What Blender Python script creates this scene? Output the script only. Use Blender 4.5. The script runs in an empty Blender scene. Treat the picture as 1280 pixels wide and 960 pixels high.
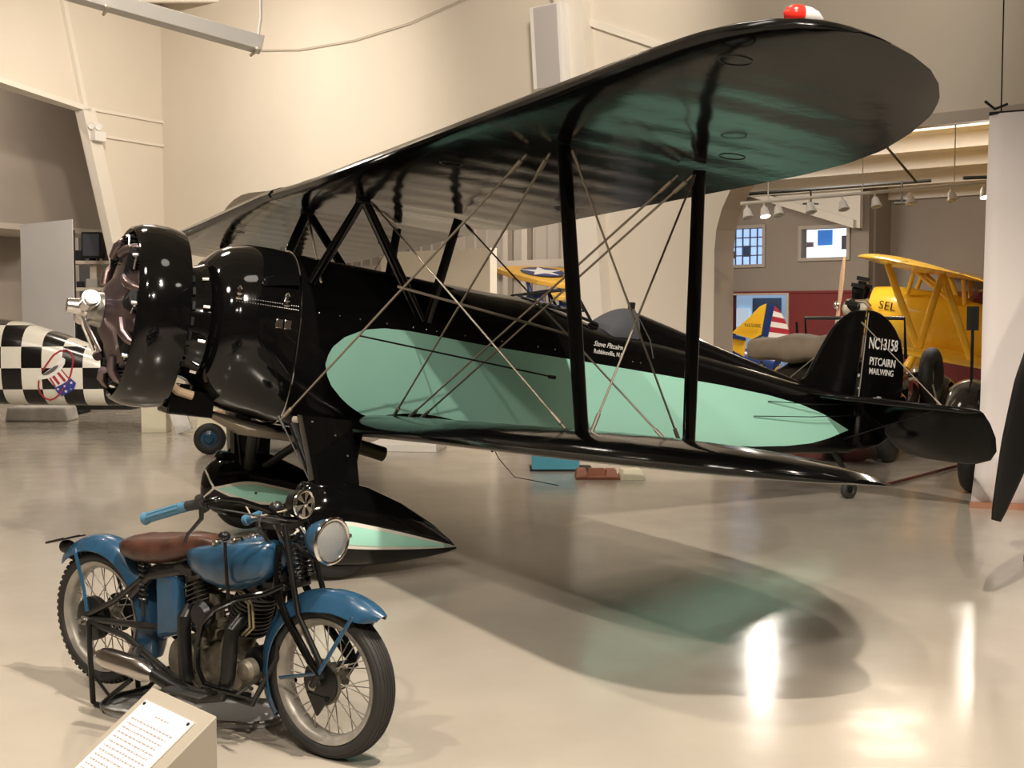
import bpy, bmesh, math, random
from mathutils import Vector, Matrix
from mathutils.geometry import tessellate_polygon
random.seed(7)
SC = bpy.context.scene
COL = SC.collection
PI = math.pi
R = math.radians
def V(*a): return Vector(a[0]) if len(a) == 1 else Vector(a)

# ------------------------------------------------------------------ camera
CAMH, PITCH, FPX = 1.69, R(3.4), 1540.0
cam_data = bpy.data.cameras.new('camera'); cam = bpy.data.objects.new('camera', cam_data)
COL.objects.link(cam); SC.camera = cam
cam.location = (0, 0, CAMH); cam.rotation_euler = (R(90) - PITCH, 0, 0)
cam_data.sensor_width = 36; cam_data.lens = 36 * FPX / 1280
cam_data.clip_start = .05; cam_data.clip_end = 200

# ------------------------------------------------------------------ world, exposure, lamps
world = bpy.data.worlds.new('world'); SC.world = world; world.use_nodes = True
world.node_tree.nodes['Background'].inputs[0].default_value = (1, .86, .70, 1)
world.node_tree.nodes['Background'].inputs[1].default_value = .05
SC.view_settings.view_transform = 'Standard'; SC.view_settings.look = 'None'
SC.view_settings.gamma = 1; SC.view_settings.use_curve_mapping = False
SC.view_settings.exposure = 0.5
WARM = (1, .885, .75); WARM2 = (1, .91, .80)
CEIL = 8.1
def spot(loc, target, power, angle=80, radius=.1, blend=.5, color=WARM):
    d = bpy.data.lights.new('ceiling_spot_light', 'SPOT'); d.energy = power; d.color = color
    d.spot_size = R(angle); d.spot_blend = blend; d.shadow_soft_size = radius
    o = bpy.data.objects.new('ceiling_spot_light', d); COL.objects.link(o)
    o.location = loc; o.rotation_euler = (V(target) - V(loc)).to_track_quat('-Z', 'Y').to_euler()
def area(loc, target, power, size, color=WARM):  # soft fill lamp, added without any visible fixture
    d = bpy.data.lights.new('soft_fill_light', 'AREA'); d.energy = power; d.color = color
    d.shape = 'DISK'; d.size = size
    o = bpy.data.objects.new('soft_fill_light', d); COL.objects.link(o)
    o.location = loc; o.rotation_euler = (V(target) - V(loc)).to_track_quat('-Z', 'Y').to_euler()
# key spots over the aircraft (they cast the overlapping wing shadows on the floor)
spot((1.36, 2.2, 7.2), (-.6, 7.6, 0), 1600, 80, .05)
spot((.95, 2.9, 7.2), (.4, 8.0, 0), 650, 80, .05)
spot((.9, -2.9, 7.2), (-.6, 7.5, 0), 1250, 60, .06)
spot((-3.4, 1.2, 7.3), (-2.2, 6, 0), 650, 90, .10)
spot((-6.5, 9.0, 7.3), (-3.0, 12, 0), 450, 100, .12)
# unseen spots added to wash the walls, and one for the hanging beam
spot((-5.0, 16.5, 7.4), (-5.8, 24.6, 3.6), 950, 110, .2, .8)
spot((-4.5, 6.0, 7.5), (-4.6, 13.5, 4.6), 260, 70, .12, .8)  # added to brighten the near side of the hanging white beam
spot((.5, 13.5, 7.4), (-1.8, 21.2, 4.6), 600, 110, .25, .8)
spot((4.0, 10.5, 7.4), (3.0, 16.8, 5.0), 260, 80, .12, .8)
spot((-3.8, 18.0, 7.4), (-8.2, 24.3, 4.6), 320, 100, .25, .8)
# unseen soft lamps added as ambient fill for the hall
for x, y, p in ((-4.5, 4, 90), (0, 6.5, 15), (-1, -4, 80), (-5, 13, 110), (1.5, 11.5, 22), (5, 4, 25), (-6, 20, 80)):
    area((x, y, 7.6), (x, y, 0), p, 1.2, WARM2)

# ------------------------------------------------------------------ materials
MAT = {}
def mat(name, color, rough=.5, metal=0, spec=.5, noise=0, nscale=8, bump=0, bscale=40, coat=0, alpha=1, trans=0, ior=1.5, emit=0, ncol=None):
    if name in MAT: return MAT[name]
    m = bpy.data.materials.new(name); m.use_nodes = True; MAT[name] = m
    nt = m.node_tree; b = nt.nodes['Principled BSDF']
    c = (color[0], color[1], color[2], 1)
    b.inputs['Base Color'].default_value = c; b.inputs['Roughness'].default_value = rough
    b.inputs['Metallic'].default_value = metal; b.inputs['Specular IOR Level'].default_value = spec
    b.inputs['Coat Weight'].default_value = coat; b.inputs['Coat Roughness'].default_value = .03
    b.inputs['Transmission Weight'].default_value = trans; b.inputs['IOR'].default_value = ior
    b.inputs['Alpha'].default_value = alpha
    if emit:
        b.inputs['Emission Color'].default_value = c; b.inputs['Emission Strength'].default_value = emit
    tc = nt.nodes.new('ShaderNodeTexCoord')
    if noise:
        n = nt.nodes.new('ShaderNodeTexNoise'); n.inputs['Scale'].default_value = nscale; n.inputs['Detail'].default_value = 6
        r = nt.nodes.new('ShaderNodeMapRange'); r.inputs[1].default_value = .3; r.inputs[2].default_value = .7
        mx = nt.nodes.new('ShaderNodeMix'); mx.data_type = 'RGBA'
        nc = ncol if ncol else tuple(v * (1 - noise) for v in color)
        mx.inputs[6].default_value = c; mx.inputs[7].default_value = (nc[0], nc[1], nc[2], 1)
        nt.links.new(tc.outputs['Object'], n.inputs['Vector']); nt.links.new(n.outputs['Fac'], r.inputs[0])
        nt.links.new(r.outputs[0], mx.inputs[0]); nt.links.new(mx.outputs[2], b.inputs['Base Color'])
    if bump:
        n2 = nt.nodes.new('ShaderNodeTexNoise'); n2.inputs['Scale'].default_value = bscale; n2.inputs['Detail'].default_value = 4
        bp = nt.nodes.new('ShaderNodeBump'); bp.inputs['Strength'].default_value = bump; bp.inputs['Distance'].default_value = .01
        nt.links.new(tc.outputs['Object'], n2.inputs['Vector']); nt.links.new(n2.outputs['Fac'], bp.inputs['Height'])
        nt.links.new(bp.outputs[0], b.inputs['Normal'])
    return m
gloss_black = mat('gloss_black', (.003, .003, .003), .07, bump=.06, bscale=5, spec=.45)
fabric_black = mat('doped_black_fabric', (.003, .003, .003), .13, bump=.12, bscale=9, spec=.24)
satin_black = mat('satin_black', (.007, .007, .0065), .35, spec=.4)
dull_black = mat('dull_black', (.008, .008, .0075), .6, spec=.3)
mint = mat('mint_paint', (.42, .83, .69), .25, bump=.03, bscale=6)
cream_white = mat('cream_white', (.80, .78, .70), .35)
chrome = mat('chrome', (.75, .73, .70), .12, 1)
steel = mat('dull_steel', (.42, .40, .37), .35, 1, noise=.4, nscale=30)
wire_steel = mat('wire_steel', (.42, .37, .30), .42, .8)
rubber = mat('black_rubber', (.022, .021, .019), .65, noise=.3, nscale=20)
bronze = mat('collector_bronze', (.23, .16, .14), .30, .85, noise=.4, nscale=6, ncol=(.16, .13, .16))
wall_paint = mat('cream_wall_paint', (.72, .655, .56), .75, noise=.05, nscale=.5, bump=.05, bscale=60)
trim_paint = mat('cream_trim_paint', (.76, .71, .63), .6)
taupe = mat('taupe_paint', (.33, .28, .235), .8, noise=.08, nscale=.7)
jamb_paint = mat('jamb_taupe_paint', (.47, .41, .35), .7)
red_paint = mat('dark_red_wall_paint', (.20, .022, .020), .6)
white_paint = mat('white_paint', (.78, .76, .73), .5)
paper = mat('banner_paper', (.80, .74, .72), .7, noise=.05, nscale=1.2)
ceil_paint = mat('ceiling_paint', (.55, .50, .42), .8)
yellow = mat('yellow_paint', (.88, .52, .03), .25, coat=.3)
navy = mat('navy_paint', (.015, .04, .16), .3)
blue_paint = mat('worn_blue_paint', (.022, .080, .155), .26, noise=.35, nscale=9, coat=.25, bump=.05, bscale=25)
red_plastic = mat('red_glass', (.75, .03, .02), .1, coat=.5)
wood = mat('plain_wood', (.42, .24, .12), .5, noise=.35, nscale=12)

# ------------------------------------------------------------------ mesh builder
class MB:
    def __init__(s): s.v = []; s.f = []; s.mi = []; s.m = 0
    def add(s, vs, fs):
        k = len(s.v); s.v += [tuple(p) for p in vs]; s.f += [tuple(i + k for i in f) for f in fs]; s.mi += [s.m] * len(fs); return s
    def box(s, c, d, rot=None, taper=1.0):
        vs = []
        for z in (-1, 1):
            k = taper if z > 0 else 1
            for x, y in ((-1, -1), (1, -1), (1, 1), (-1, 1)):
                p = V(x * d[0] / 2 * k, y * d[1] / 2 * k, z * d[2] / 2)
                if rot is not None: p = rot @ p
                vs.append(V(c) + p)
        return s.add(vs, [(0, 3, 2, 1), (4, 5, 6, 7), (0, 1, 5, 4), (1, 2, 6, 5), (2, 3, 7, 6), (3, 0, 4, 7)])
    def hexa(s, a, b):   # two quads (4 points each)
        return s.add(list(a) + list(b), [(3, 2, 1, 0), (4, 5, 6, 7), (0, 1, 5, 4), (1, 2, 6, 5), (2, 3, 7, 6), (3, 0, 4, 7)])
    def frame(s, d):
        d = V(d).normalized(); a = V(0, 0, 1) if abs(d.z) < .9 else V(1, 0, 0)
        x = d.cross(a).normalized(); return x, x.cross(d).normalized(), d
    def rings(s, rings, closed=False, caps=True):
        n = len(rings[0]); vs = [p for r in rings for p in r]; fs = []
        m = len(rings)
        for i in range(m if closed else m - 1):
            for j in range(n):
                a = i * n + j; b = i * n + (j + 1) % n; c = ((i + 1) % m) * n + (j + 1) % n; d = ((i + 1) % m) * n + j
                fs.append((a, b, c, d))
        if caps and not closed: fs += [tuple(reversed(range(n))), tuple(range((m - 1) * n, m * n))]
        return s.add(vs, fs)
    def tube(s, pts, r, n=8, closed=False, flat=1.0, flatdir=None):
        pts = [V(p) for p in pts]; rs = r if isinstance(r, (list, tuple)) else [r] * len(pts); out = []
        m = len(pts); px = None
        for i, p in enumerate(pts):
            if closed: t = pts[(i + 1) % m] - pts[i - 1]
            else: t = pts[min(i + 1, m - 1)] - pts[max(i - 1, 0)]
            t.normalize()
            if px is None:
                if flatdir is not None: px = (V(flatdir) - t * V(flatdir).dot(t)).normalized()
                else: px = s.frame(t)[0]
            else: px = (px - t * px.dot(t)).normalized()
            py = t.cross(px)
            out.append([p + (px * math.cos(2 * PI * k / n) + py * math.sin(2 * PI * k / n) * flat) * rs[i] for k in range(n)])
        return s.rings(out, closed)
    def cyl(s, a, b, r, r2=None, n=12, flat=1.0, flatdir=None):
        return s.tube([a, b], [r, r if r2 is None else r2], n, False, flat, flatdir)
    def lathe(s, prof, o, d, n=32, caps=True, closed=False):
        x, y, z = s.frame(d); o = V(o)
        return s.rings([[o + z * h + (x * math.cos(2 * PI * k / n) + y * math.sin(2 * PI * k / n)) * rr for k in range(n)] for h, rr in prof], closed, caps)
    def torus(s, c, d, R_, r, n=40, m=10, flat=1.0):
        x, y, z = s.frame(d); c = V(c)
        return s.rings([[c + (x * math.cos(2 * PI * k / n) + y * math.sin(2 * PI * k / n)) * (R_ + r * math.cos(2 * PI * j / m)) + z * (r * flat * math.sin(2 * PI * j / m)) for k in range(n)] for j in range(m)], True)
    def sphere(s, c, r, n=16, m=8, sc=(1, 1, 1)):
        c = V(c); rg = []
        for i in range(1, m):
            a = PI * i / m
            rg.append([c + V(math.sin(a) * math.cos(2 * PI * k / n) * sc[0], math.sin(a) * math.sin(2 * PI * k / n) * sc[1], -math.cos(a) * sc[2]) * r for k in range(n)])
        return s.rings(rg)
    def grid(s, fn, nu, nv):
        vs = [fn(i / nu, j / nv) for i in range(nu + 1) for j in range(nv + 1)]
        return s.add(vs, [(i * (nv + 1) + j, (i + 1) * (nv + 1) + j, (i + 1) * (nv + 1) + j + 1, i * (nv + 1) + j + 1) for i in range(nu) for j in range(nv)])
    def plate(s, pts, th):   # polygon (list of 3d points) thickened along its normal, th centred
        pts = [V(p) for p in pts]; nrm = V(0, 0, 0)
        for i in range(len(pts)): nrm += (pts[i] - pts[0]).cross(pts[(i + 1) % len(pts)] - pts[0])
        nrm.normalize(); n = len(pts)
        vs = [p - nrm * th / 2 for p in pts] + [p + nrm * th / 2 for p in pts]
        return s.add(vs, [tuple(reversed(range(n))), tuple(range(n, 2 * n))] + [(i, (i + 1) % n, n + (i + 1) % n, n + i) for i in range(n)])
    def build(s, name, m, parent=None, smooth=35, bevel=0, off=None, recalc=True):
        me = bpy.data.meshes.new(name)
        if parent and (parent.name in FLIP or (parent.parent and parent.parent.name in FLIP)): s.v = [(p[0], -p[1], p[2]) for p in s.v]
        me.from_pydata(s.v, [], s.f)
        ms = m if isinstance(m, (list, tuple)) else [m]
        for q in ms: me.materials.append(q)
        if any(s.mi): me.polygons.foreach_set('material_index', s.mi)
        if recalc:
            bm = bmesh.new(); bm.from_mesh(me); bmesh.ops.recalc_face_normals(bm, faces=bm.faces); bm.to_mesh(me); bm.free()
        o = bpy.data.objects.new(name, me); COL.objects.link(o)
        if smooth:
            me.polygons.foreach_set('use_smooth', [True] * len(me.polygons)); me.set_sharp_from_angle(angle=R(smooth))
        if bevel:
            b = o.modifiers.new('bevel', 'BEVEL'); b.width = bevel; b.segments = 2; b.limit_method = 'ANGLE'; b.angle_limit = R(35)
        if parent:
            o.parent = parent
            of = OFFS.get(parent.name)
            if of is not None: o.location = -of
        return o
OFFS = {}; FLIP = set()   # things whose parts are written with y to the left of travel (mirrored axis)
def thing(name, label, cat, loc=(0, 0, 0), rz=0, group=None, mtx=None, off=None):
    o = bpy.data.objects.new(name, None); COL.objects.link(o); o.empty_display_size = .2
    if mtx is not None: o.matrix_world = mtx
    else: o.location = loc; o.rotation_euler = (0, 0, rz)
    o['label'] = label; o['category'] = cat
    if group: o['group'] = group
    if off is not None: OFFS[o.name] = V(off)
    return o
def tag(o, label, cat, group=None):
    o['label'] = label; o['category'] = cat
    if group: o['group'] = group
    return o
def struct(o): o['kind'] = 'structure'; return o
def stuff(o): o['kind'] = 'stuff'; return o
def copy_thing(r, loc, rz=0, label=None):
    def cp(o, par):
        c = o.copy(); COL.objects.link(c)
        if par is not None: c.parent = par
        for ch in o.children: cp(ch, c)
        return c
    c = cp(r, None); c.location = loc; c.rotation_euler = (0, 0, rz)
    if label: c['label'] = label
    return c
def text(name, body, size, mtx, m, parent=None, shear=0, align='CENTER', ext=.001, bold=0, xs=1.0):
    cu = bpy.data.curves.new(name, 'FONT'); cu.body = body; cu.size = size; cu.align_x = align; cu.extrude = ext
    cu.shear = shear; cu.offset = bold; cu.resolution_u = 3
    t = bpy.data.objects.new(name, cu); COL.objects.link(t)
    dg = bpy.context.evaluated_depsgraph_get(); me = bpy.data.meshes.new_from_object(t.evaluated_get(dg))
    bpy.data.objects.remove(t); me.transform(mtx @ Matrix.Diagonal((xs, 1, 1, 1)))
    me.materials.clear(); me.materials.append(m)
    o = bpy.data.objects.new(name, me); COL.objects.link(o)
    if parent:
        o.parent = parent; of = OFFS.get(parent.name)
        if of is not None: o.location = -of
    return o
def basis(o, x, y, z=None):
    x = V(x).normalized(); y = V(y); z = x.cross(y).normalized() if z is None else V(z); y = z.cross(x)
    return Matrix(((x.x, y.x, z.x, o[0]), (x.y, y.y, z.y, o[1]), (x.z, y.z, z.z, o[2]), (0, 0, 0, 1)))
def lerp(a, b, t): return a + (b - a) * t
def interp(tab, x):      # piecewise-linear table, rows (x, a, b, ...)
    if x <= tab[0][0]: return tab[0][1:]
    for p, q in zip(tab, tab[1:]):
        if x <= q[0]:
            t = (x - p[0]) / (q[0] - p[0]); return tuple(lerp(a, b, t) for a, b in zip(p[1:], q[1:]))
    return tab[-1][1:]
# ================================================================== THE HALL
def floor_mat():
    m = bpy.data.materials.new('polished_concrete'); m.use_nodes = True; nt = m.node_tree; b = nt.nodes['Principled BSDF']
    tc = nt.nodes.new('ShaderNodeTexCoord'); n = nt.nodes.new('ShaderNodeTexNoise'); n.inputs['Scale'].default_value = .45; n.inputs['Detail'].default_value = 7
    n.inputs['Roughness'].default_value = .6
    cr = nt.nodes.new('ShaderNodeValToRGB'); cr.color_ramp.elements[0].position = .35; cr.color_ramp.elements[1].position = .7
    cr.color_ramp.elements[0].color = (.37, .33, .275, 1); cr.color_ramp.elements[1].color = (.47, .425, .36, 1)
    n2 = nt.nodes.new('ShaderNodeTexNoise'); n2.inputs['Scale'].default_value = 3.5; n2.inputs['Detail'].default_value = 8
    mr = nt.nodes.new('ShaderNodeMapRange'); mr.inputs[1].default_value = .3; mr.inputs[2].default_value = .75; mr.inputs[3].default_value = .13; mr.inputs[4].default_value = .24
    n3 = nt.nodes.new('ShaderNodeTexNoise'); n3.inputs['Scale'].default_value = 2.2; n3.inputs['Detail'].default_value = 3
    bp = nt.nodes.new('ShaderNodeBump'); bp.inputs['Strength'].default_value = .02; bp.inputs['Distance'].default_value = .01
    L = nt.links.new
    for q in (n, n2, n3): L(tc.outputs['Object'], q.inputs['Vector'])
    L(n.outputs['Fac'], cr.inputs[0]); L(cr.outputs[0], b.inputs['Base Color']); L(n2.outputs['Fac'], mr.inputs[0]); L(mr.outputs[0], b.inputs['Roughness'])
    L(n3.outputs['Fac'], bp.inputs['Height']); L(bp.outputs[0], b.inputs['Normal'])
    b.inputs['Specular IOR Level'].default_value = .65
    return m
struct(MB().box((0, 9, -.1), (50, 62, .2)).build('floor', floor_mat(), smooth=0))
struct(MB().box((0, 9, CEIL + .1), (50, 62, .2)).build('ceiling', ceil_paint, smooth=0))
for i in range(9):
    y = 3 + i * 3.1
    struct(MB().box((0, y, CEIL - .17), (44, .12, .34)).build('trim_joist', trim_paint, smooth=0))
C0 = V(-7.3, 26, 0); DB = V(.747, -.665, 0).normalized(); NB = V(.665, .747, 0).normalized()
DL = V(-.485, -.875, 0).normalized(); NL = V(-.875, .485, 0).normalized()
UPZ = V(0, 0, 1)
def wb(s, z, off=0): return C0 + DB * s + NB * off + UPZ * z
def wl(s, z, off=0): return C0 + DL * s + NL * off + UPZ * z
def arc(cx, cz, r, a0, a1, n=8): return [(cx + r * math.cos(R(lerp(a0, a1, i / n))), cz + r * math.sin(R(lerp(a0, a1, i / n)))) for i in range(n + 1)]
def poly_wall(name, outline, f, t, m):
    bm = bmesh.new(); a = [bm.verts.new(f(s, z, 0)) for s, z in outline]; b = [bm.verts.new(f(s, z, t)) for s, z in outline]
    n = len(a); tri = tessellate_polygon([[V(s_, z_, 0) for s_, z_ in outline]])
    for t3 in tri: bm.faces.new([a[i] for i in t3]); bm.faces.new([b[i] for i in reversed(t3)])
    for i in range(n):
        q = bm.faces.new((a[i], b[i], b[(i + 1) % n], a[(i + 1) % n])); q.material_index = 1
    bmesh.ops.recalc_face_normals(bm, faces=bm.faces)
    me = bpy.data.meshes.new(name); bm.to_mesh(me); bm.free()
    for q in m: me.materials.append(q)
    o = bpy.data.objects.new(name, me); COL.objects.link(o); return struct(o)
# back wall with two round-cornered openings
op = [(-.2, 0), (1.62, 0), (1.62, 2.6)] + arc(2.97, 2.62, 1.35, 180, 90)[0:] + arc(10.45, 3.17, .8, 90, 0) + [(11.25, 0), (13.5, 0), (13.5, 2.5)] + \
     arc(14.95, 2.52, 1.45, 180, 90) + [(24, 3.97), (24, CEIL), (-.2, CEIL)]
poly_wall('wall_back', op, wb, .5, [wall_paint, jamb_paint])
# left wall : solid band by the corner, haunched rafter over a wide opening
poly_wall('wall_left', [(0, 0), (.55, 0), (2.08, 5.58), (4.1, 5.78), (9, 6.4), (9, CEIL), (0, CEIL)], wl, .25, [wall_paint, trim_paint])
def beam(name, f, pts, w, d, m):          # flange strips that stand proud of a wall
    mb = MB()
    for (s0, z0), (s1, z1) in zip(pts, pts[1:]):
        t = V(s1 - s0, z1 - z0); t.normalize(); nx, nz = -t.y * w / 2, t.x * w / 2
        mb.hexa([f(s0 + nx, z0 + nz, -d), f(s0 - nx, z0 - nz, -d), f(s1 - nx, z1 - nz, -d), f(s1 + nx, z1 + nz, -d)],
                [f(s0 + nx, z0 + nz, .04), f(s0 - nx, z0 - nz, .04), f(s1 - nx, z1 - nz, .04), f(s1 + nx, z1 + nz, .04)])
    return struct(mb.build(name, m, smooth=0))
beam('trim_column_left', wl, [(.6, 0), (2.1, 5.6)], .30, .16, trim_paint)
beam('trim_column_left_upper', wl, [(2.1, 5.6), (2.62, 7.75)], .10, .10, trim_paint)
beam('trim_rafter_left', wl, [(2.05, 5.58), (9, 6.4)], .10, .16, trim_paint)
beam('trim_girt_upper', wl, [(-.05, 5.62), (1.98, 5.62)], .06, .05, trim_paint)
beam('trim_girt_lower', wl, [(-.05, 5.13), (1.85, 5.13)], .05, .05, trim_paint)
beam('trim_column_right', wb, [(11.62, 0), (11.07, 6.2), (10.95, CEIL)], .52, .22, trim_paint)
struct(MB().plate([wb(9.6, CEIL, -.1), wb(10.8, CEIL, -.1), wb(10.8, 6.3, -.1)], .2).build('trim_haunch', trim_paint, smooth=0))
beam('trim_shadow_strip', wb, [(11.3, 5.95), (13.6, 5.0)], .10, .05, trim_paint)  # raised strip shaped after a diagonal shadow line on the wall
beam('trim_shadow_strip_lower', wb, [(11.4, 4.9), (12.6, 4.4)], .08, .05, trim_paint)  # second strip standing in for a diagonal shadow line
beam('trim_lintel', wb, [(14.9, 3.98), (24, 3.98)], .14, .06, jamb_paint)
# side and rear shell behind the camera
struct(MB().box((16, -2, CEIL / 2), (.2, 34, CEIL)).build('wall_right', wall_paint, smooth=0))
struct(MB().box((0, -18, CEIL / 2), (36, .2, CEIL)).build('wall_front', wall_paint, smooth=0))
struct(MB().box((-15, 3, CEIL / 2), (.2, 42, CEIL)).build('wall_side', wall_paint, smooth=0))
# thin cable along the upper wall
mb = MB(); mb.tube([wb(3.45, 6.62, -.06), wb(4.6, 6.47, -.06), wb(6.1, 6.42, -.06), wb(7.5, 6.50, -.06), wb(9.0, 6.72, -.06), wb(10.4, 7.2, -.06)], .010, 6)
tag(mb.build('wall_cable', mat('cable_grey', (.50, .44, .36), .6)), 'thin grey cable drooping across the upper cream wall', 'cable')

# ---- space seen through the left opening: partition, siding, posts
struct(MB().hexa([wb(-9, 0, .8), wb(1.75, 0, .8), wb(1.75, CEIL, .8), wb(-9, CEIL, .8)], [wb(-9, 0, .95), wb(1.75, 0, .95), wb(1.75, CEIL, .95), wb(-9, CEIL, .95)]).build('wall_store_return', taupe, smooth=0)) if 0 else None
sid = mat('corrugated_siding', (.40, .35, .30), .55)
def ws(s, z, off=0): return wb(s, z, 8 + off)
mb = MB(); k = 0
s0 = -4.0
while s0 < 8.0:
    prof = [(0, 0), (.30, 0), (.33, -.04), (.36, -.04), (.39, 0)]
    for (a, o1), (b, o2) in zip(prof, prof[1:]):
        p = [ws(s0 + a, 0, o1), ws(s0 + b, 0, o2), ws(s0 + b, 6, o2), ws(s0 + a, 6, o1)]; mb.add(p, [(0, 1, 2, 3)])
    s0 += .39
wsd = struct(mb.build('wall_siding', sid, smooth=0))
for s_, w_ in ((2.55, .16), (3.15, .18), (5.05, .16), (.9, .16), (-1.2, .16)):
    MB().hexa([ws(s_, 0, -.22), ws(s_ + w_, 0, -.22), ws(s_ + w_, 5.5, -.22), ws(s_, 5.5, -.22)], [ws(s_, 0, -.05), ws(s_ + w_, 0, -.05), ws(s_ + w_, 5.5, -.05), ws(s_, 5.5, -.05)]).build('post', jamb_paint, wsd, smooth=0)
for z_ in (2.72, 4.3):
    MB().hexa([ws(-3.8, z_, -.30), ws(7.5, z_, -.30), ws(7.5, z_ + .18, -.30), ws(-3.8, z_ + .18, -.30)], [ws(-3.8, z_, -.23), ws(7.5, z_, -.23), ws(7.5, z_ + .18, -.23), ws(-3.8, z_ + .18, -.23)]).build('girt', jamb_paint, wsd, smooth=0)
# pale partition standing inside the opening
struct(MB().hexa([wb(3.2, 0, 3.2), wb(6.35, 0, 3.2), wb(6.35, 2.92, 3.2), wb(3.2, 2.92, 3.2)], [wb(3.2, 0, 3.4), wb(6.35, 0, 3.4), wb(6.35, 2.92, 3.4), wb(3.2, 2.92, 3.4)]).build('wall_partition', mat('bright_cream', (.82, .76, .64), .7), smooth=0))

# ---- far gallery seen through the right opening
def wf(s, z, off=0): return wb(s, z, 9 + off)
def fbox(name, s0, s1, z0, z1, o0, o1, m, par=None, bev=0):
    return MB().hexa([wf(s0, z0, o0), wf(s1, z0, o0), wf(s1, z1, o0), wf(s0, z1, o0)], [wf(s0, z0, o1), wf(s1, z0, o1), wf(s1, z1, o1), wf(s0, z1, o1)]).build(name, m, par, smooth=0, bevel=bev)
def wall_cut(name, s0, s1, z0, z1, holes, m, o0=0, o1=.2):
    xs = sorted({s0, s1} | {h[0] for h in holes} | {h[1] for h in holes}); zs = sorted({z0, z1} | {h[2] for h in holes} | {h[3] for h in holes}); mb = MB()
    for a, b in zip(xs, xs[1:]):
        for c, d in zip(zs, zs[1:]):
            if any(h[0] <= a and b <= h[1] and h[2] <= c and d <= h[3] for h in holes): continue
            mb.hexa([wf(a, c, o0), wf(b, c, o0), wf(b, d, o0), wf(a, d, o0)], [wf(a, c, o1), wf(b, c, o1), wf(b, d, o1), wf(a, d, o1)])
    return struct(mb.build(name, m, smooth=0))
wall_cut('wall_far', 5.6, 11.45, 2.08, 6.4, [(7.75, 9.02, 2.70, 3.48), (9.95, 10.98, 2.80, 3.40)], taupe)
wall_cut('wall_far_lower', 5.6, 11.45, 0, 2.08, [(8.25, 9.62, .4, 2.03)], red_paint)
struct(fbox('wall_far_right', 11.45, 26, 2.08, 6.4, .9, 1.1, taupe)); struct(fbox('wall_far_right_lower', 11.45, 26, 0, 2.08, .9, 1.1, red_paint))
struct(fbox('trim_far_return', 11.40, 11.50, 0, 6.4, .2, .95, taupe)); struct(fbox('trim_red_cap', 5.6, 11.45, 2.06, 2.11, -.03, .0, red_paint))
def far_window(s0, s1, z0, z1, n, cols, rows, glow, strength):
    w = struct(thing(n, '', '', wf((s0 + s1) / 2, z0)));
    for k_ in ('label', 'category'): del w[k_]
    off = wf((s0 + s1) / 2, z0); OFFS[w.name] = off
    t = .07
    for a, b, c, d in ((s0 - t, s1 + t, z1, z1 + t), (s0 - t, s1 + t, z0 - t, z0), (s0 - t, s0, z0, z1), (s1, s1 + t, z0, z1)): fbox('window_frame', a, b, c, d, -.05, .03, jamb_paint, w)
    for i in range(1, cols): x = lerp(s0, s1, i / cols); fbox('glazing_bar', x - .012, x + .012, z0, z1, .05, .08, mat('bar_grey', (.10, .11, .13), .5), w)
    for i in range(1, rows): z = lerp(z0, z1, i / rows); fbox('glazing_bar', s0, s1, z - .012, z + .012, .05, .08, MAT['bar_grey'], w)
    fbox('pane', s0, s1, z0, z1, .10, .11, mat('window_glass', (.9, .95, 1), .02, trans=1, ior=1.02), w)
    return w
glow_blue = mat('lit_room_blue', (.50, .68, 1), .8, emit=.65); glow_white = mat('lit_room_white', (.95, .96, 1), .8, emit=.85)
far_window(7.75, 9.02, 2.70, 3.48, 'window_1', 7, 4, None, 0); far_window(9.95, 10.98, 2.80, 3.40, 'window_2', 1, 1, None, 0)
struct(fbox('wall_lit_room_left', 6.6, 9.0, 2.2, 3.9, .9, .95, glow_blue)); struct(fbox('wall_lit_room_right', 9.1, 11.2, 2.4, 3.8, .9, .95, glow_white))
MBf = lambda s0, s1, z0, z1, o, m, nm, lab, cat: tag(fbox(nm, s0, s1, z0, z1, o, o + .03, m), lab, cat)
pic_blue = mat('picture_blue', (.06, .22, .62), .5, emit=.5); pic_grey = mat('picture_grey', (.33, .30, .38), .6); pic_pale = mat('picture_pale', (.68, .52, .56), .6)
MBf(9.86, 10.20, 3.10, 3.43, .85, pic_blue, 'framed_picture', 'blue framed picture seen through the white upper window', 'picture')
MBf(10.42, 10.60, 3.00, 3.29, .85, pic_grey, 'framed_picture', 'grey picture at the right edge inside the white upper window', 'picture')
MBf(9.60, 9.76, 3.07, 3.18, .85, pic_pale, 'wall_card', 'small pale card left of the blue picture in the upper window', 'card')
MBf(7.99, 8.20, 2.91, 3.16, .85, mat('picture_slate', (.14, .22, .40), .6), 'framed_picture', 'slate blue picture seen through the barred upper window', 'picture')
MBf(7.68, 7.82, 2.88, 3.04, .85, mat('picture_red', (.5, .12, .2), .6), 'framed_picture', 'small red picture seen through the barred upper window', 'picture')
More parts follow.
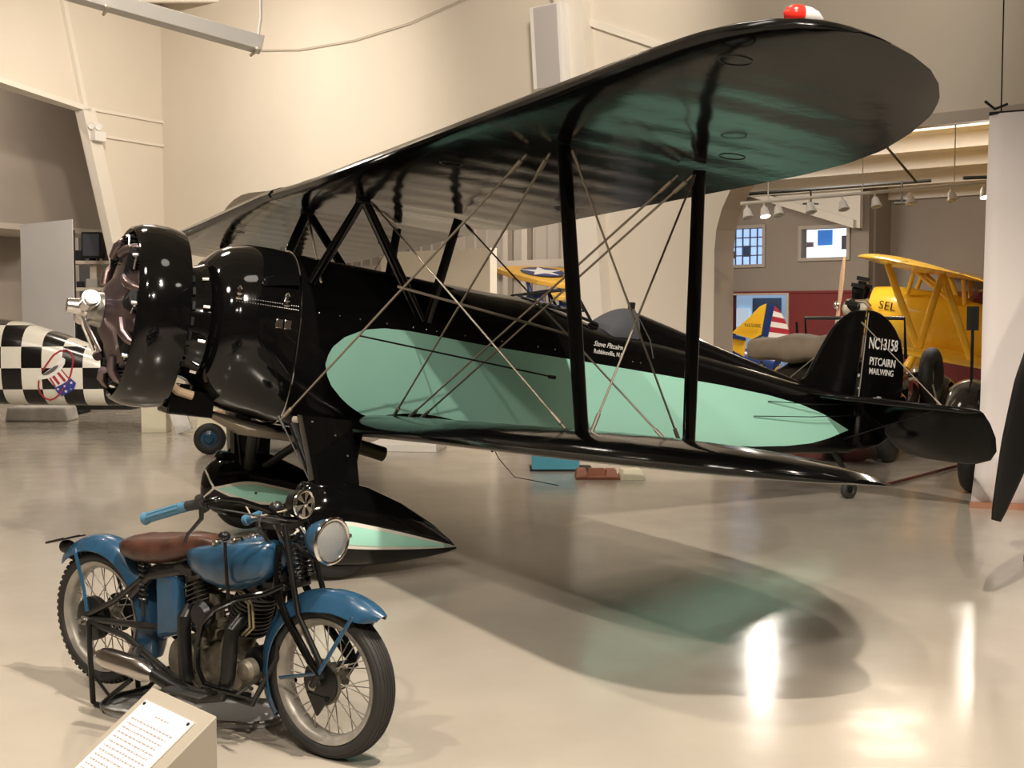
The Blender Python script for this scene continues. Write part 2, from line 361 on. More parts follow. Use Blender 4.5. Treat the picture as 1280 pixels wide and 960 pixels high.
# display window in the red wall
d1 = struct(thing('window_3', '', '', wf(8.9, .4)));  OFFS[d1.name] = wf(8.9, .4)
for k_ in ('label', 'category'): del d1[k_]
for a, b, c, d in ((8.20, 9.67, 2.03, 2.07), (8.20, 8.25, .4, 2.03), (9.62, 9.67, .4, 2.03)): fbox('window_frame', a, b, c, d, -.04, .03, mat('frame_cream', (.6, .5, .42), .6), d1)
fbox('pane', 8.25, 9.62, .4, 2.03, .10, .11, MAT['window_glass'], d1)
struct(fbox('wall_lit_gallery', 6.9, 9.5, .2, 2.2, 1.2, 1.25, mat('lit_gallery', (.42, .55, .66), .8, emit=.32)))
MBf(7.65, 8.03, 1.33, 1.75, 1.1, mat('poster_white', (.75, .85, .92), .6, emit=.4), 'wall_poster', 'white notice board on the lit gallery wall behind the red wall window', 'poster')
MBf(8.12, 8.85, .5, 1.98, 1.1, mat('panel_slate', (.24, .33, .46), .6), 'wall_panel', 'slate blue panel inside the lit gallery window', 'panel')
# far ceiling with joists, rafter haunch
struct(MB().hexa([wf(4, 5.35, -8.5), wf(26, 5.35, -8.5), wf(26, 4.2, 1.0), wf(4, 4.2, 1.0)], [wf(4, 5.5, -8.5), wf(26, 5.5, -8.5), wf(26, 4.35, 1.0), wf(4, 4.35, 1.0)]).build('ceiling_far', trim_paint, smooth=0))
for i in range(8):
    o_ = -8.0 + i * 1.25; zc = lerp(5.35, 4.2, (o_ + 8.5) / 9.5)
    struct(fbox('trim_far_joist', 5.6, 26, zc - .26, zc + .02, o_, o_ + .10, trim_paint))
struct(MB().plate([wf(9.0, 4.3, -.25), wf(11.4, 4.3, -.25), wf(11.4, 3.35, -.25), wf(11.0, 3.45, -.25)], .12).build('trim_far_haunch', trim_paint, smooth=0))
struct(MB().hexa([wf(8.0, 4.42, -.40), wf(11.3, 3.35, -.40), wf(11.3, 3.52, -.40), wf(8.0, 4.55, -.40)], [wf(8.0, 4.42, -.1), wf(11.3, 3.35, -.1), wf(11.3, 3.52, -.1), wf(8.0, 4.55, -.1)]).build('trim_far_flange', trim_paint, smooth=0))
area(wf(9.5, 4.7, -6), wf(9.5, 0, -3), 180, 1.5, WARM2); area(wf(14.5, 4.7, -6), wf(14.5, 0, -3), 180, 1.5, WARM2)  # unseen fill lamps added to brighten the far gallery
area(wb(3.5, 5.5, 5.0), wb(3.5, 0, 5), 150, 1.2, WARM2); area(wb(-3.5, 4.5, 2.0), wb(-3.5, 0, 2), 60, 1.0, WARM2)
# track pipe with spotlights
PA, PB = V(2.95, 16, 3.07), V(6.6, 16.6, 3.42)
tr = thing('lighting_pipe', 'long cream pipe carrying a row of small spotlights under the far ceiling', 'lighting rail', PA)
OFFS[tr.name] = PA
MB().cyl(PA, PB, .022).build('rail', trim_paint, tr)
for k in (.1, .45, .8): q = PA.lerp(PB, k); MB().cyl(q, q + V(0, 0, 1.9), .008, n=6).build('hanger', trim_paint, tr)
lampc = mat('lamp_on', (1, .93, .8), .5, emit=25)
def spotlamp(q, on, label):
    t = thing('spotlight', label, 'spotlight', q, 0, 'spotlights on the cream pipe'); OFFS[t.name] = q
    MB().cyl(q, q + V(0, 0, -.07), .012, n=6).build('stem', trim_paint, t)
    MB().lathe([(0, .02), (.03, .045), (.10, .06), (.14, .075), (.145, .065), (.10, .04)], q + V(0, 0, -.06), V(.1, -.35, -1), 14).build('lamp_housing', white_paint, t)
    MB().lathe([(0, .055), (.01, .03)], q + V(.0125, -.045, -.19), V(.1, -.35, -1), 12).build('lens', lampc if on else mat('lamp_off', (.5, .47, .4), .3), t)
nm = ['leftmost', 'second', 'third', 'fourth', 'fifth', 'sixth', 'seventh']
for i, px in enumerate((932, 968, 1006, 1045, 1084, 1126, 1177)):
    t = (px - 925) / (1245 - 925); q = PA.lerp(PB, t)
    spotlamp(q, False, ('%s unlit white spotlight from the left on the cream pipe' % nm[i] if i else 'leftmost unlit white spotlight on the cream pipe'))
for px, lab in ((1217, 'glowing spotlight on the cream pipe beside the white banner'), (952, 'glowing spotlight on the cream pipe hidden behind the black wing')):
    t = (px - 925) / (1245 - 925); q = PA.lerp(PB, t); spotlamp(q, True, lab)
    d = bpy.data.lights.new('lit_spotlight', 'SPOT'); d.energy = 60; d.spot_size = R(110); d.shadow_soft_size = .05; d.color = WARM2
    o = bpy.data.objects.new('lit_spotlight', d); COL.objects.link(o); o.location = q + V(0.02, -.12, -.24); o.rotation_euler = V(-.15, -1, -.35).to_track_quat('-Z', 'Y').to_euler()
bt = thing('black_lighting_track', 'black ceiling track crossing behind the cream spotlight pipe', 'lighting track', (5.0, 19, 3.5)); OFFS[bt.name] = V(5.0, 19, 3.5)
MB().cyl((3.54, 19, 3.47), (6.54, 19.4, 3.72), .028, n=8).build('track', dull_black, bt); MB().cyl((7.05, 19.4, 3.76), (9.2, 19.6, 3.86), .028, n=8).build('track', dull_black, bt)
for x in (4.6, 6.0): MB().cyl((x, 19.1, 3.56 + (x - 4.6) * .08), (x, 19.1, 3.34), .015, n=6).cyl((x - .12, 19.1, 3.34), (x + .12, 19.1, 3.34), .02, n=6).build('track_head', dull_black, bt)
MB().cyl((5.3, 18.0, 4.2), (6.25, 19.2, 3.68), .02, n=6).build('conduit', dull_black, bt)
# ================================================================== THE BLACK BIPLANE
# aircraft axes: u aft from the propeller hub, v to its left wing (port), w up
AO = V(-2.825, 7.892, 1.725); YAW, TH = R(28.2), R(8.36)
AFT = V(math.cos(YAW) * math.cos(TH), math.sin(YAW) * math.cos(TH), -math.sin(TH))
PORT = V(math.sin(YAW), -math.cos(YAW), 0); AUP = V(math.cos(YAW) * math.sin(TH), math.sin(YAW) * math.sin(TH), math.cos(TH))
RM = Matrix((AFT, -PORT, AUP)).transposed()
off = V(1.62, 0, -1.49); mtx = Matrix.Translation(AO + RM @ off) @ RM.to_4x4()
AP = thing('biplane', 'large glossy black biplane with a pale mint stripe along its side', 'airplane', mtx=mtx, off=off); FLIP.add(AP.name)
def ap(mb, name, m, par=None, **k): return mb.build(name, m, par or AP, **k) if par is None else sub(mb, name, m, par, **k)
def sub(mb, name, m, par, **k):
    return mb.build(name, m, par, **k)
# fuselage stations: u, half width, top w, bottom w, blend(0 round .. 1 slab)
FUS = [(.80, .40, .42, -.40, 0), (.86, .475, .49, -.47, 0), (.95, .52, .545, -.53, 0), (1.08, .54, .578, -.565, 0), (1.25, .52, .582, -.59, .1), (1.42, .48, .570, -.61, .4),
       (1.62, .45, .560, -.62, .8), (1.9, .435, .558, -.63, 1), (2.4, .43, .545, -.63, 1), (2.9, .43, .535, -.62, 1), (3.15, .43, .538, -.61, 1), (3.4, .418, .52, -.60, 1),
       (3.6, .40, .475, -.585, 1), (3.8, .375, .43, -.57, 1), (3.95, .358, .405, -.56, 1), (4.15, .335, .40, -.545, 1), (4.5, .30, .38, -.52, 1), (5.0, .25, .33, -.48, 1),
       (5.5, .20, .28, -.44, 1), (6.0, .15, .225, -.40, 1), (6.4, .11, .20, -.36, 1), (6.7, .08, .19, -.33, 1), (6.82, .035, .18, -.30, 1)]
def fus(u): return interp(FUS, u)
WC = .12
def sec(u, a):        # cross-section point at angle a (0 = port side, 90 = top)
    hw, top, bot, b = fus(u); c, s = math.cos(a), math.sin(a); wc = WC * b if u < 5 else WC * b * max(0, 1 - (u - 5) / 3)
    if s >= 0: e = lerp(2, 2.35, b); h = top - wc
    else: e = lerp(2, 7, b); h = wc - bot
    return V(u, hw * math.copysign(abs(c) ** (2 / e), c), wc + h * math.copysign(abs(s) ** (2 / e), s))
def side_v(u, w):
    hw, top, bot, b = fus(u); wc = WC * b if u < 5 else WC * b * max(0, 1 - (u - 5) / 3)
    if w >= wc: e = lerp(2, 2.35, b); h = top - wc
    else: e = lerp(2, 7, b); h = wc - bot
    q = min(1, abs(w - wc) / h); return hw * max(0, 1 - q ** e) ** (1 / e)
def frange(a, b, n): return [lerp(a, b, i / n) for i in range(n + 1)]
NA = 56
def ang(k): # denser near the corners
    return 2 * PI * k / NA
rg = [[sec(u, ang(k)) for k in range(NA)] for u in frange(.80, 1.36, 16)]
cowl = MB().rings([[V(.80, 0, 0) + V(-.0, p.y * .86, p.z * .86) for p in rg[0]]] + rg).build('engine_cowl', gloss_black, AP, smooth=40)
rg = [[sec(u, ang(k)) * 1.0 for k in range(NA)] for u in [1.362] + frange(1.37, 1.62, 6) + frange(1.7, 6.82, 70)]
MB().rings(rg).build('fuselage', fabric_black, AP, smooth=40)
# seam bands and rivets
def hoop(u, r=.007, grow=.004, a0=-90, a1=270):
    mb = MB(); p = [sec(u, R(lerp(a0, a1, k / 60))) for k in range(60)]; p = [V(q.x, q.y * (1 + grow / .4), q.z * (1 + grow / .4)) for q in p]
    return mb.tube(p, r, 6, closed=True)
hoop(1.365, .007).build('cowl_band', chrome, AP)
mb = MB()
for sg in (1, -1):
    SG = sg
    for u in [1.5, 1.65, 1.8, 2.0, 2.2, 2.3, 2.38, 2.6, 2.9, 3.2, 3.35, 3.5, 4.1, 4.18]: mb.sphere((u, sg * (side_v(u, .17) + .002), .17), .007, 6, 4)
    for k in range(26):
        u = .93 + k * .0165; mb.sphere((u, sg * (side_v(u, .19) + .001), .19), .004, 5, 4); mb.sphere((u, sg * (side_v(u, .165) + .001), .165), .004, 5, 4)
stuff(mb.build('screw_row', chrome, AP))
# mint stripe panel, both sides
UPP = [(1.587, -.162), (1.60, -.095), (1.625, -.04), (1.70, .035), (1.84, .106), (1.98, .135), (2.15, .142), (2.3, .138), (2.75, .122), (3.4, .115), (4.2, .107), (5.05, .095), (5.6, .072), (6.0, .035), (6.3, -.02), (6.64, -.128)]
LOW = [(1.587, -.162), (1.61, -.235), (1.65, -.30), (1.73, -.372), (1.80, -.42), (1.9, -.468), (2.07, -.505), (2.3, -.52), (3.0, -.50), (3.5, -.47), (4.2, -.435), (4.9, -.405), (5.5, -.375), (5.9, -.335), (6.2, -.285), (6.4, -.225), (6.64, -.130)]
us = sorted(set([round(x, 3) for x in frange(1.588, 1.75, 14) + frange(1.75, 2.3, 14) + frange(2.3, 6, 60) + frange(6, 6.64, 14)]))
for sg in (1, -1):
    SG = sg
    mb = MB(); rows = []
    for u in us:
        a = interp(LOW, u)[0]; b = interp(UPP, u)[0]
        rows.append([V(u, sg * (side_v(u, lerp(a, b, j / 12)) + .003), lerp(a, b, j / 12)) for j in range(13)])
    mb.add([p for r in rows for p in r], [(i * 13 + j, (i + 1) * 13 + j, (i + 1) * 13 + j + 1, i * 13 + j + 1) for i in range(len(us) - 1) for j in range(12)])
    mb.build('side_stripe', mint, AP, smooth=60)
# engine: collector ring bowl, cylinders, ring cowl, accessory section
MB().lathe([(-.02, .06), (.0, .16), (.05, .23), (.07, .30), (.085, .36), (.13, .425), (.20, .45), (.27, .44), (.31, .40), (.34, .30)], (.20, 0, 0), (1, 0, 0), 48).build('collector_ring', bronze, AP)
MB().lathe([(0, .05), (0, .10), (.10, .12), (.16, .17), (.20, .17)], (.10, 0, 0), (1, 0, 0), 24).build('nose_case', steel, AP)
silver = mat('bright_silver', (.80, .78, .74), .22, 1)
hub = MB(); hub.lathe([(-.10, .03), (-.10, .045), (-.02, .055), (.0, .075), (.07, .08), (.10, .05)], (.08, 0, 0), (1, 0, 0), 20)
hub.build('propeller_hub', silver, AP)
for sg in (1, -1):
    SG = sg
    MB().tube([(.10, 0, 0), (.10, sg * .06, sg * .03), (.10, sg * .17, sg * .07)], [.055, .06, .045], 14).lathe([(0, .058), (.03, .058)], (.10, sg * .11, sg * .05), (0, 1, .42 ), 14).build('blade_socket', silver, AP)
for sg in (1, -1): MB().tube([(.08, sg * .03, -.05), (.11, sg * .07, -.12), (.16, sg * .10, -.20), (.20, sg * .12, -.27)], .013, 8).build('oil_pipe', silver, AP)
for k in range(9):
    a = 2 * PI * k / 9 + .2; d = V(0, math.cos(a), math.sin(a)); t = V(0, -math.sin(a), math.cos(a)); c = MB()
    c.cyl(V(.36, 0, 0) + d * .20, V(.36, 0, 0) + d * .50, .075, n=14)
    for j in range(9): c.cyl(V(.36, 0, 0) + d * (.28 + j * .026), V(.36, 0, 0) + d * (.284 + j * .026), .098, n=14)
    c.build('cylinder', dull_black, AP)
    MB().tube([V(.36, 0, 0) + d * .50 + t * .05, V(.30, 0, 0) + d * .475 + t * .06, V(.26, 0, 0) + d * .43 + t * .09, V(.25, 0, 0) + d * .36 + t * .14], [.026, .030, .032, .028], 12).build('exhaust_stub', bronze, AP)
    MB().cyl(V(.28, 0, 0) + d * .49 - t * .04, V(.33, 0, 0) + d * .50 - t * .04, .014, n=8).cyl(V(.30, 0, 0) + d * .42 - t * .09, V(.30, 0, 0) + d * .50 - t * .06, .008, n=6).build('spark_lead', silver, AP)
ring = [(.32, .535), (.305, .55), (.32, .568), (.37, .590), (.45, .602), (.54, .602), (.625, .585), (.625, .577), (.54, .592), (.45, .590), (.37, .576)]
MB().lathe([(h, r) for h, r in ring], (0, 0, 0), (1, 0, 0), 72, caps=False, closed=True).build('ring_cowl', gloss_black, AP)
MB().lathe([(.44, .33), (.56, .36), (.74, .375), (.82, .41)], (0, 0, 0), (1, 0, 0), 40).build('accessory_case', gloss_black, AP)
mb = MB()
for k in range(24):
    a = 2 * PI * k / 24; d = V(0, math.cos(a), math.sin(a)); t = V(0, -math.sin(a), math.cos(a)); c = V(.60, 0, 0) + d * .374
    for q in (0, .09): mb.box(c + V(q, 0, 0) + d * (.004 + q * .04), (.022, .022, .055), Matrix((V(1, 0, 0), d, t)).transposed())
stuff(mb.build('louver', dull_black, AP, bevel=.002))
for k in range(6):
    a = 2 * PI * (k + .5) / 6; d = V(0, math.cos(a), math.sin(a)); MB().tube([V(.50, 0, 0) + d * .34, V(.56, 0, 0) + d * .59], .011, 8).build('ring_strut', steel, AP)
for k, (y, z) in enumerate(((.30, .28), (.42, .10), (.40, -.12), (.28, -.32))):
    MB().cyl((.74, y, z), (.78, y * 1.02, z * 1.02), .012, n=8).build('hose_clamp', chrome, AP)
for u, w in ((.94, .215), (1.255, .215)):        # toggle latches on the port cowl
    v = side_v(u, w) + .008; q = MB(); q.box((u, v, w), (.018, .012, .085)); q.tube([(u - .014, v + .008, w + .03), (u, v + .012, w + .052), (u + .014, v + .008, w + .03)], .004, 6); q.cyl((u - .02, v + .006, w - .03), (u + .02, v + .006, w - .03), .010, n=8); q.cyl((u - .016, v + .006, w), (u + .016, v + .006, w), .008, n=8)
    q.build('cowl_latch', chrome, AP)
q = MB()
for u in (1.215, 1.275): q.box((u, side_v(u, .06) + .004, .06), (.045, .006, .06))
q.build('inspection_plate', chrome, AP, bevel=.003)
# air scoop on the cowl side
def sc(u, w, o): return V(u, side_v(u, w) + o, w)
MB().hexa([sc(1.07, .345, .0), sc(1.34, .42, .0), sc(1.34, .34, -.01), sc(1.07, .295, -.01)], [sc(1.10, .345, .018), sc(1.34, .42, .055), sc(1.34, .33, .05), sc(1.09, .29, .015)]).build('air_scoop', gloss_black, AP, bevel=.006)
# carburettor intake and tank-like box under the accessory bay
MB().box((.80, .05, -.53), (.30, .30, .17)).box((.74, .10, -.46), (.10, .12, .10)).build('oil_cooler', gloss_black, AP, bevel=.01)
MB().tube([(.62, .22, -.40), (.70, .20, -.46), (.80, .2, -.48)], .03, 10).build('intake_pipe', mat('tan_duct', (.38, .28, .18), .5), AP)
MB().tube([(.95, 0, -.585), (1.2, 0, -.66), (1.6, 0, -.68)], [.06, .16, .14], 20, flat=.35, flatdir=(0, 1, 0)).build('belly_tray', mat('belly_metal', (.20, .17, .13), .4, .6), AP)
MB().cyl((2.0, .12, -.70), (2.23, .12, -.745), .052, n=20).lathe([(0, .044), (.012, .040)], (2.225, .12, -.744), (1, 0, -.18), 20).build('exhaust_pipe', mat('olive_pipe', (.10, .085, .05), .45, .5), AP)
# cockpit: coaming, windscreen, covered headrest and turtle-deck fairing
mb = MB(); rg = []
for t in frange(0, 1, 30):
    u = lerp(4.06, 6.1, t); h = lerp(.60, .235, min(1, (u - 4.2) / 1.9)) if u > 4.2 else .395 + .205 * math.sin(min(1, (u - 4.06) / .14) * PI / 2)
    hw = lerp(.165, .05, t) * (1 if u > 4.16 else .55 + .45 * (u - 4.06) / .10); base = fus(u)[1] - .12
    rg.append([V(u, hw * math.cos(a) * (1.25 if math.sin(a) < .2 else 1), base + (h - base) * max(0, math.sin(a)) ** .8) for a in [PI * k / 14 for k in range(15)]])
MB().rings(rg[3:]).build('turtle_deck', fabric_black, AP)
canvas = mat('slate_canvas', (.055, .058, .068), .75, bump=.3, bscale=60)
rg2 = []
for t in frange(0, 1, 16):
    u = lerp(3.93, 4.24, t); h = .40 + .205 * math.sin(t ** .8 * PI / 2); hw = lerp(.26, .19, t); base = .30
    rg2.append([V(u - .03 * math.sin(a) * (1 - t), hw * math.cos(a), base + (h - base) * max(0, math.sin(a)) ** .75) for a in [PI * k / 18 for k in range(19)]])
MB().rings(rg2).build('cockpit_cover', canvas, AP)
MB().box((4.21, .06, .625), (.035, .05, .05)).build('headrest_clip', dull_black, AP)
MB().tube([(4.25, .04, .60), (4.28, .12, .50), (4.30, .25, .36), (4.31, .31, .22)], .006, 6).build('cover_cord', rubber, AP)
for sg in (1, -1):
    SG = sg
    MB().tube([(3.12, sg * .30, .42), (3.3, sg * .26, .50), (3.55, sg * .24, .47), (3.8, sg * .24, .42)], .012, 8).build('cockpit_rim', dull_black, AP)
fr = MB()
top = [(3.26, .24, .60), (3.62, .22, .645)]; bt2 = [(3.42, .26, .50), (3.68, .25, .50)]
wsg = mat('windscreen_plastic', (.92, .95, 1), .03, trans=1, ior=1.02)
for sg in (1, -1):
    SG = sg
    a = [V(3.18, sg * .05, .55), V(3.58, sg * .20, .655), V(3.66, sg * .25, .50), V(3.40, sg * .26, .48)]
    MB().plate(a, .003).build('windscreen_pane', wsg, AP)
    for p, q in ((0, 1), (1, 2), (2, 3), (3, 0)): fr.cyl(a[p], a[q], .008, n=6)
    fr.cyl(V(3.58, sg * .20, .655), V(3.79, sg * .20, .41), .011, n=6)
fr.cyl((3.58, .2, .655), (3.58, -.2, .655), .008, n=6); fr.build('windscreen_frame', dull_black, AP)
MB().plate([V(3.58, .2, .655), V(3.58, -.2, .655), V(3.66, -.25, .50), V(3.66, .25, .50)], .003).build('windscreen_pane', wsg, AP)
MB().box((3.79, .20, .405), (.07, .05, .03)).build('windscreen_foot', dull_black, AP)
# ------------------------------------------------ wings
def foil(c0, c1, v, w, th, twist=0, n=14):     # closed section between leading edge c0 and trailing edge c1
    pts = []; c = c1 - c0
    for k in range(2 * n):
        a = 2 * PI * k / (2 * n); x = (1 - math.cos(a)) / 2
        t = 5 * th * (.2969 * math.sqrt(x) - .126 * x - .3516 * x * x + .2843 * x ** 3 - .1036 * x ** 4) * c
        cam_ = .035 * c * 4 * x * (1 - x) * .55
        z = cam_ + (t if 0 < a < PI else -t * .55)
        pts.append(V(c0 + x * c, v, w + z - twist * x * c))
    return pts
UO = [(0, 1.27, 2.92), (3.0, 1.27, 2.92), (3.45, 1.27, 2.91), (3.8, 1.27, 2.87), (4.1, 1.27, 2.79), (4.4, 1.27, 2.65), (4.65, 1.28, 2.50), (4.82, 1.31, 2.36), (4.95, 1.36, 2.21), (5.04, 1.42, 2.07), (5.10, 1.51, 1.92), (5.13, 1.62, 1.78)]
SG = 1
def ww(v): return .985 + (.036 if SG > 0 else -.045) * max(0, abs(v) - .6)
def wing(outline, wfn, th, v0, v1, n, sg, rib=.34, sc_=.003):
    rg = []; vs = frange(v0, outline[-4][0], n) + [o_[0] for o_ in outline[-3:]] + [outline[-1][0] + .004]
    for v in vs:
        a, b = interp(outline, v); k = (b - a) / (outline[0][2] - outline[0][1])
        f = foil(a, b, sg * v, wfn(v), th if k > .35 else th * (.4 + .6 * k / .35))
        s_ = -sc_ * (.5 - .5 * math.cos(2 * PI * v / rib))
        if v < v1 - .6: f = [V(p.x, p.y, p.z + (s_ if i < len(f) / 2 else -s_) * math.sin(PI * min(1, max(0, (p.x - a) / (b - a))))) for i, p in enumerate(f)]
        rg.append([V(p.x, p.y * (1 if SG > 0 or outline is not UO else .82), p.z) for p in f])
    return MB().rings(rg)
for sg in (1, -1):
    SG = sg
    w_ = wing(UO, ww, .125, .38, 5.13, 84, sg).build('upper_wing', fabric_black, AP, smooth=50)
    for u_, v_ in ((1.42, 4.75), (2.30, 3.64), (1.5, 2.25), (2.6, 1.6)):
        zz = ww(v_) - (.062 if u_ < 2.4 else .03); MB().torus((u_, sg * v_ * (1 if sg > 0 else .82), zz), (0, 0, 1), .06, .0035, 24, 6).build('inspection_ring', satin_black, AP)
MB().rings([foil(1.28, 2.92 - .16 * (1 - min(1, abs(v) / .3)), v, .985, .125) for v in frange(-.38, .38, 12)]).build('center_section', fabric_black, AP, smooth=50)
LO = [(.42, 1.76, 3.02), (3.0, 1.76, 3.02), (3.4, 1.77, 3.01), (3.7, 1.79, 2.98), (3.95, 1.83, 2.93), (4.22, 1.90, 2.86), (4.40, 1.99, 2.78), (4.52, 2.09, 2.70), (4.60, 2.20, 2.62), (4.64, 2.33, 2.53)]
def lw(v): return -.575 + .046 * (abs(v) - .42)
for sg in (1, -1):
    SG = sg
    wing(LO, lw, .165, .40, 4.49, 72, sg, .30).build('lower_wing', fabric_black, AP, smooth=50)
    # root fillet arching over the wing root
    arc_ = [(1.90, -.56), (1.97, -.50), (2.08, -.455), (2.20, -.432), (2.34, -.42), (2.48, -.425), (2.62, -.44), (2.75, -.465)]
    MB().rings([[V(u, sg * .425, w), V(u, sg * .455, w + .004), V(u, sg * .475, w - .03), V(u, sg * .49, -.52), V(u, sg * .425, -.54)] for u, w in arc_]).build('root_fillet', gloss_black, AP)
# navigation light on the port upper tip
MB().lathe([(0, .032), (.02, .037), (.05, .037), (.08, .028), (.10, .012)], (1.50, 4.95, 1.141 + .072), (1, .25, 0), 16).build('light_housing', mat('housing_silver', (.75, .73, .70), .3, .3), AP)
MB().lathe([(-.045, .004), (-.035, .022), (-.015, .034), (.0, .038), (.02, .038)], (1.50, 4.95, 1.141 + .072), (1, .25, 0), 18).build('navigation_light', red_plastic, AP)
MB().box((1.52, 4.95, 1.141 + .02), (.05, .03, .05)).build('light_bracket', satin_black, AP)
# struts: streamlined sections
def strut(a, b, r, name='interplane_strut', fl=.42, m=None, par=None): return MB().tube([a, V(a).lerp(V(b), .5), b], [r, r * 1.08, r], 14, flat=fl, flatdir=(1, 0, 0)).build(name, m or gloss_black, par or AP, smooth=60)
FT, RT, FB, RB = (1.72, 3.06), (2.46, 3.17), (2.0, 3.12), (2.70, 3.06)
for sg in (1, -1):
    SG = sg
    strut((FT[0], sg * FT[1], ww(FT[1]) - .04), (FB[0], sg * FB[1], lw(FB[1]) + .08), .040)
    strut((RT[0], sg * RT[1], ww(RT[1]) - .03), (RB[0], sg * RB[1], lw(RB[1]) + .06), .040)
    cf, cr = V(1.66, sg * .57, .96), V(2.38, sg * .54, .955)
    strut(cf, (1.433, sg * .41, .36), .032, 'cabane_strut'); strut(cf, (2.26, sg * .42, .22), .034, 'cabane_strut'); strut(cr, (2.30, sg * .42, .22), .034, 'cabane_strut')
    MB().box(cf + V(0, 0, .0), (.09, .07, .07)).build('cabane_fitting', satin_black, AP, bevel=.01)
MB().tube([(1.66, .57, .96), (2.38, -.54, .95)], .008, 6).build('cabane_wire', wire_steel, AP)
MB().tube([(1.66, -.57, .96), (1.5, .41, .38)], .008, 6).build('cabane_wire', wire_steel, AP)
def wire(a, b, r=.0055, m=None):
    a, b = V(a), V(b); mb = MB().tube([a, b], r, 6)
    for t in (.035, .965): q = a.lerp(b, t); d = (b - a).normalized(); mb.cyl(q - d * .05, q + d * .05, r * 1.9, n=6)
    return mb.build('bracing_wire', m or wire_steel, AP)
for sg in (1, -1):
    SG = sg
    tf, tr_, bf, br = [V(p[0], sg * p[1], z) for p, z in ((FT, ww(FT[1]) - .06), (RT, ww(RT[1]) - .05), (FB, lw(FB[1]) + .11), (RB, lw(RB[1]) + .09))]
    f1 = V(1.66, sg * 2.80, ww(2.8) - .06); f2 = V(1.72, sg * 2.93, ww(2.9) - .06)
    g1 = V(1.27, sg * .80, -.53) if 0 else V(1.30, sg * .55, -.56); lr = V(2.10, sg * .50, -.47); lr2 = V(2.20, sg * .50, -.47)
    W1 = (f1, g1); wire(*W1, .007); wire(f2, lr, .007)
    wire(tr_ + V(-.04, -.12 * sg, 0), lr2, .0065); wire(tr_ + V(-.0, -.05 * sg, 0), lr2 + V(.08, .02 * sg, 0), .0065)
    cf, cr = V(1.70, sg * .62, .94), V(2.40, sg * .60, .93)
    wire(cf, bf + V(-.04, -.10 * sg, 0), .0055, dull_black if 0 else None); wire(cr, br + V(-.04, -.12 * sg, 0))
    wire(tf + V(.03, .03 * sg, 0), br + V(-.05, 0, 0)); wire(tr_ + V(-.02, 0, 0), bf + V(.05, 0, 0))
    ja = f1.lerp(g1, .44); jb = (cr + V(0, 0, 0)).lerp(br + V(-.04, -.12 * sg, 0), .565); MB().tube([ja - (jb - ja) * .03, ja.lerp(jb, .5), jb + (jb - ja) * .03], .008, 8).build('javelin_strut', wire_steel, AP)
    p0 = f1.lerp(g1, .625); p1 = p0 + V(1.38, 0, -.085); MB().tube([p0, p1], .006, 6).cyl(p1 - V(.05, 0, 0), p1, .012, n=8).build('javelin_strut', dull_black, AP)
MB().cyl((3.54, .455, -.43), (3.64, .455, -.435), .022, n=10).build('step_peg', rubber, AP)
MB().tube([(2.62, 1.0, -.55), (2.68, 1.02, -.64), (2.80, 1.05, -.75), (3.15, 1.05, -.78)], .003, 5).build('tie_wire', dull_black, AP)
MB().tube([(2.59, 1.0, -.53), (2.64, 1.0, -.60)], [.03, .008], 8).build('tie_lug', dull_black, AP)
# pilot's lettering on the port side
ltr = mat('lettering_silver', (.75, .74, .72), .45)
def port_text(body, size, u, v, w, dirx=(1, 0, 0), sh=0, xs=1, sg=1, bold=0, m=None):    # reads aft on the port side (sg 1), forward on the starboard side (sg -1)
    x = V(dirx[0] * sg, -dirx[1], dirx[2] * sg).normalized(); z = V(0, -sg, 0); z = (z - x * z.dot(x)).normalized(); y = z.cross(x)
    return text('lettering', body, size, Matrix(((x.x, y.x, z.x, u), (x.y, y.y, z.y, -v), (x.z, y.z, z.z, w), (0, 0, 0, 1))), m or ltr, AP, shear=sh, bold=bold, xs=xs)
for sg in (1, -1):
    SG = sg
    port_text('Steve Pitcairn', .056, 3.85, sg * (side_v(3.85, .24) + .006), .245, (1, -.10, .0), .35, .92, sg, .0004)
    port_text('Robbinsville, N.J.', .047, 3.85, sg * (side_v(3.85, .19) + .006), .19, (1, -.10, .0), 0, .88, sg, .0006)
# ------------------------------------------------ tail
FIN = [(6.0, .20), (6.10, .25), (6.171, .33), (6.239, .48), (6.31, .62), (6.382, .749), (6.44, .82), (6.504, .874), (6.57, .915), (6.637, .944), (6.76, .965), (6.745, -.0), (6.6, .0), (6.2, .1)]
RUD = [(6.775, .967), (6.85, .972), (6.928, .96), (7.0, .935), (7.057, .905), (7.13, .85), (7.202, .765), (7.25, .68), (7.285, .57), (7.305, .44), (7.31, .30), (7.30, .15), (7.27, -.02), (7.21, -.16), (7.10, -.24), (6.95, -.28), (6.84, -.28), (6.80, .1)]
def slabfoil(pts, th, edge=.006):   # flat tail surface with softened, rounded rim
    cx = sum(p[0] for p in pts) / len(pts); cz = sum(p[1] for p in pts) / len(pts); rg = []
    for v, k in ((-th, .90), (-th * .8, .965), (-edge, .995), (0, 1), (edge, .995), (th * .8, .965), (th, .90)):
        rg.append([V(cx + (p[0] - cx) * k, v, cz + (p[1] - cz) * k) for p in pts])
    return MB().rings(rg)
slabfoil(FIN, .022).build('fin', fabric_black, AP, smooth=50)
slabfoil(RUD, .020).build('rudder', fabric_black, AP, smooth=50)
MB().tube([(6.765, .028, .94), (6.765, .03, .55), (6.765, .034, .15)], .006, 6).build('hinge_line', wire_steel, AP)
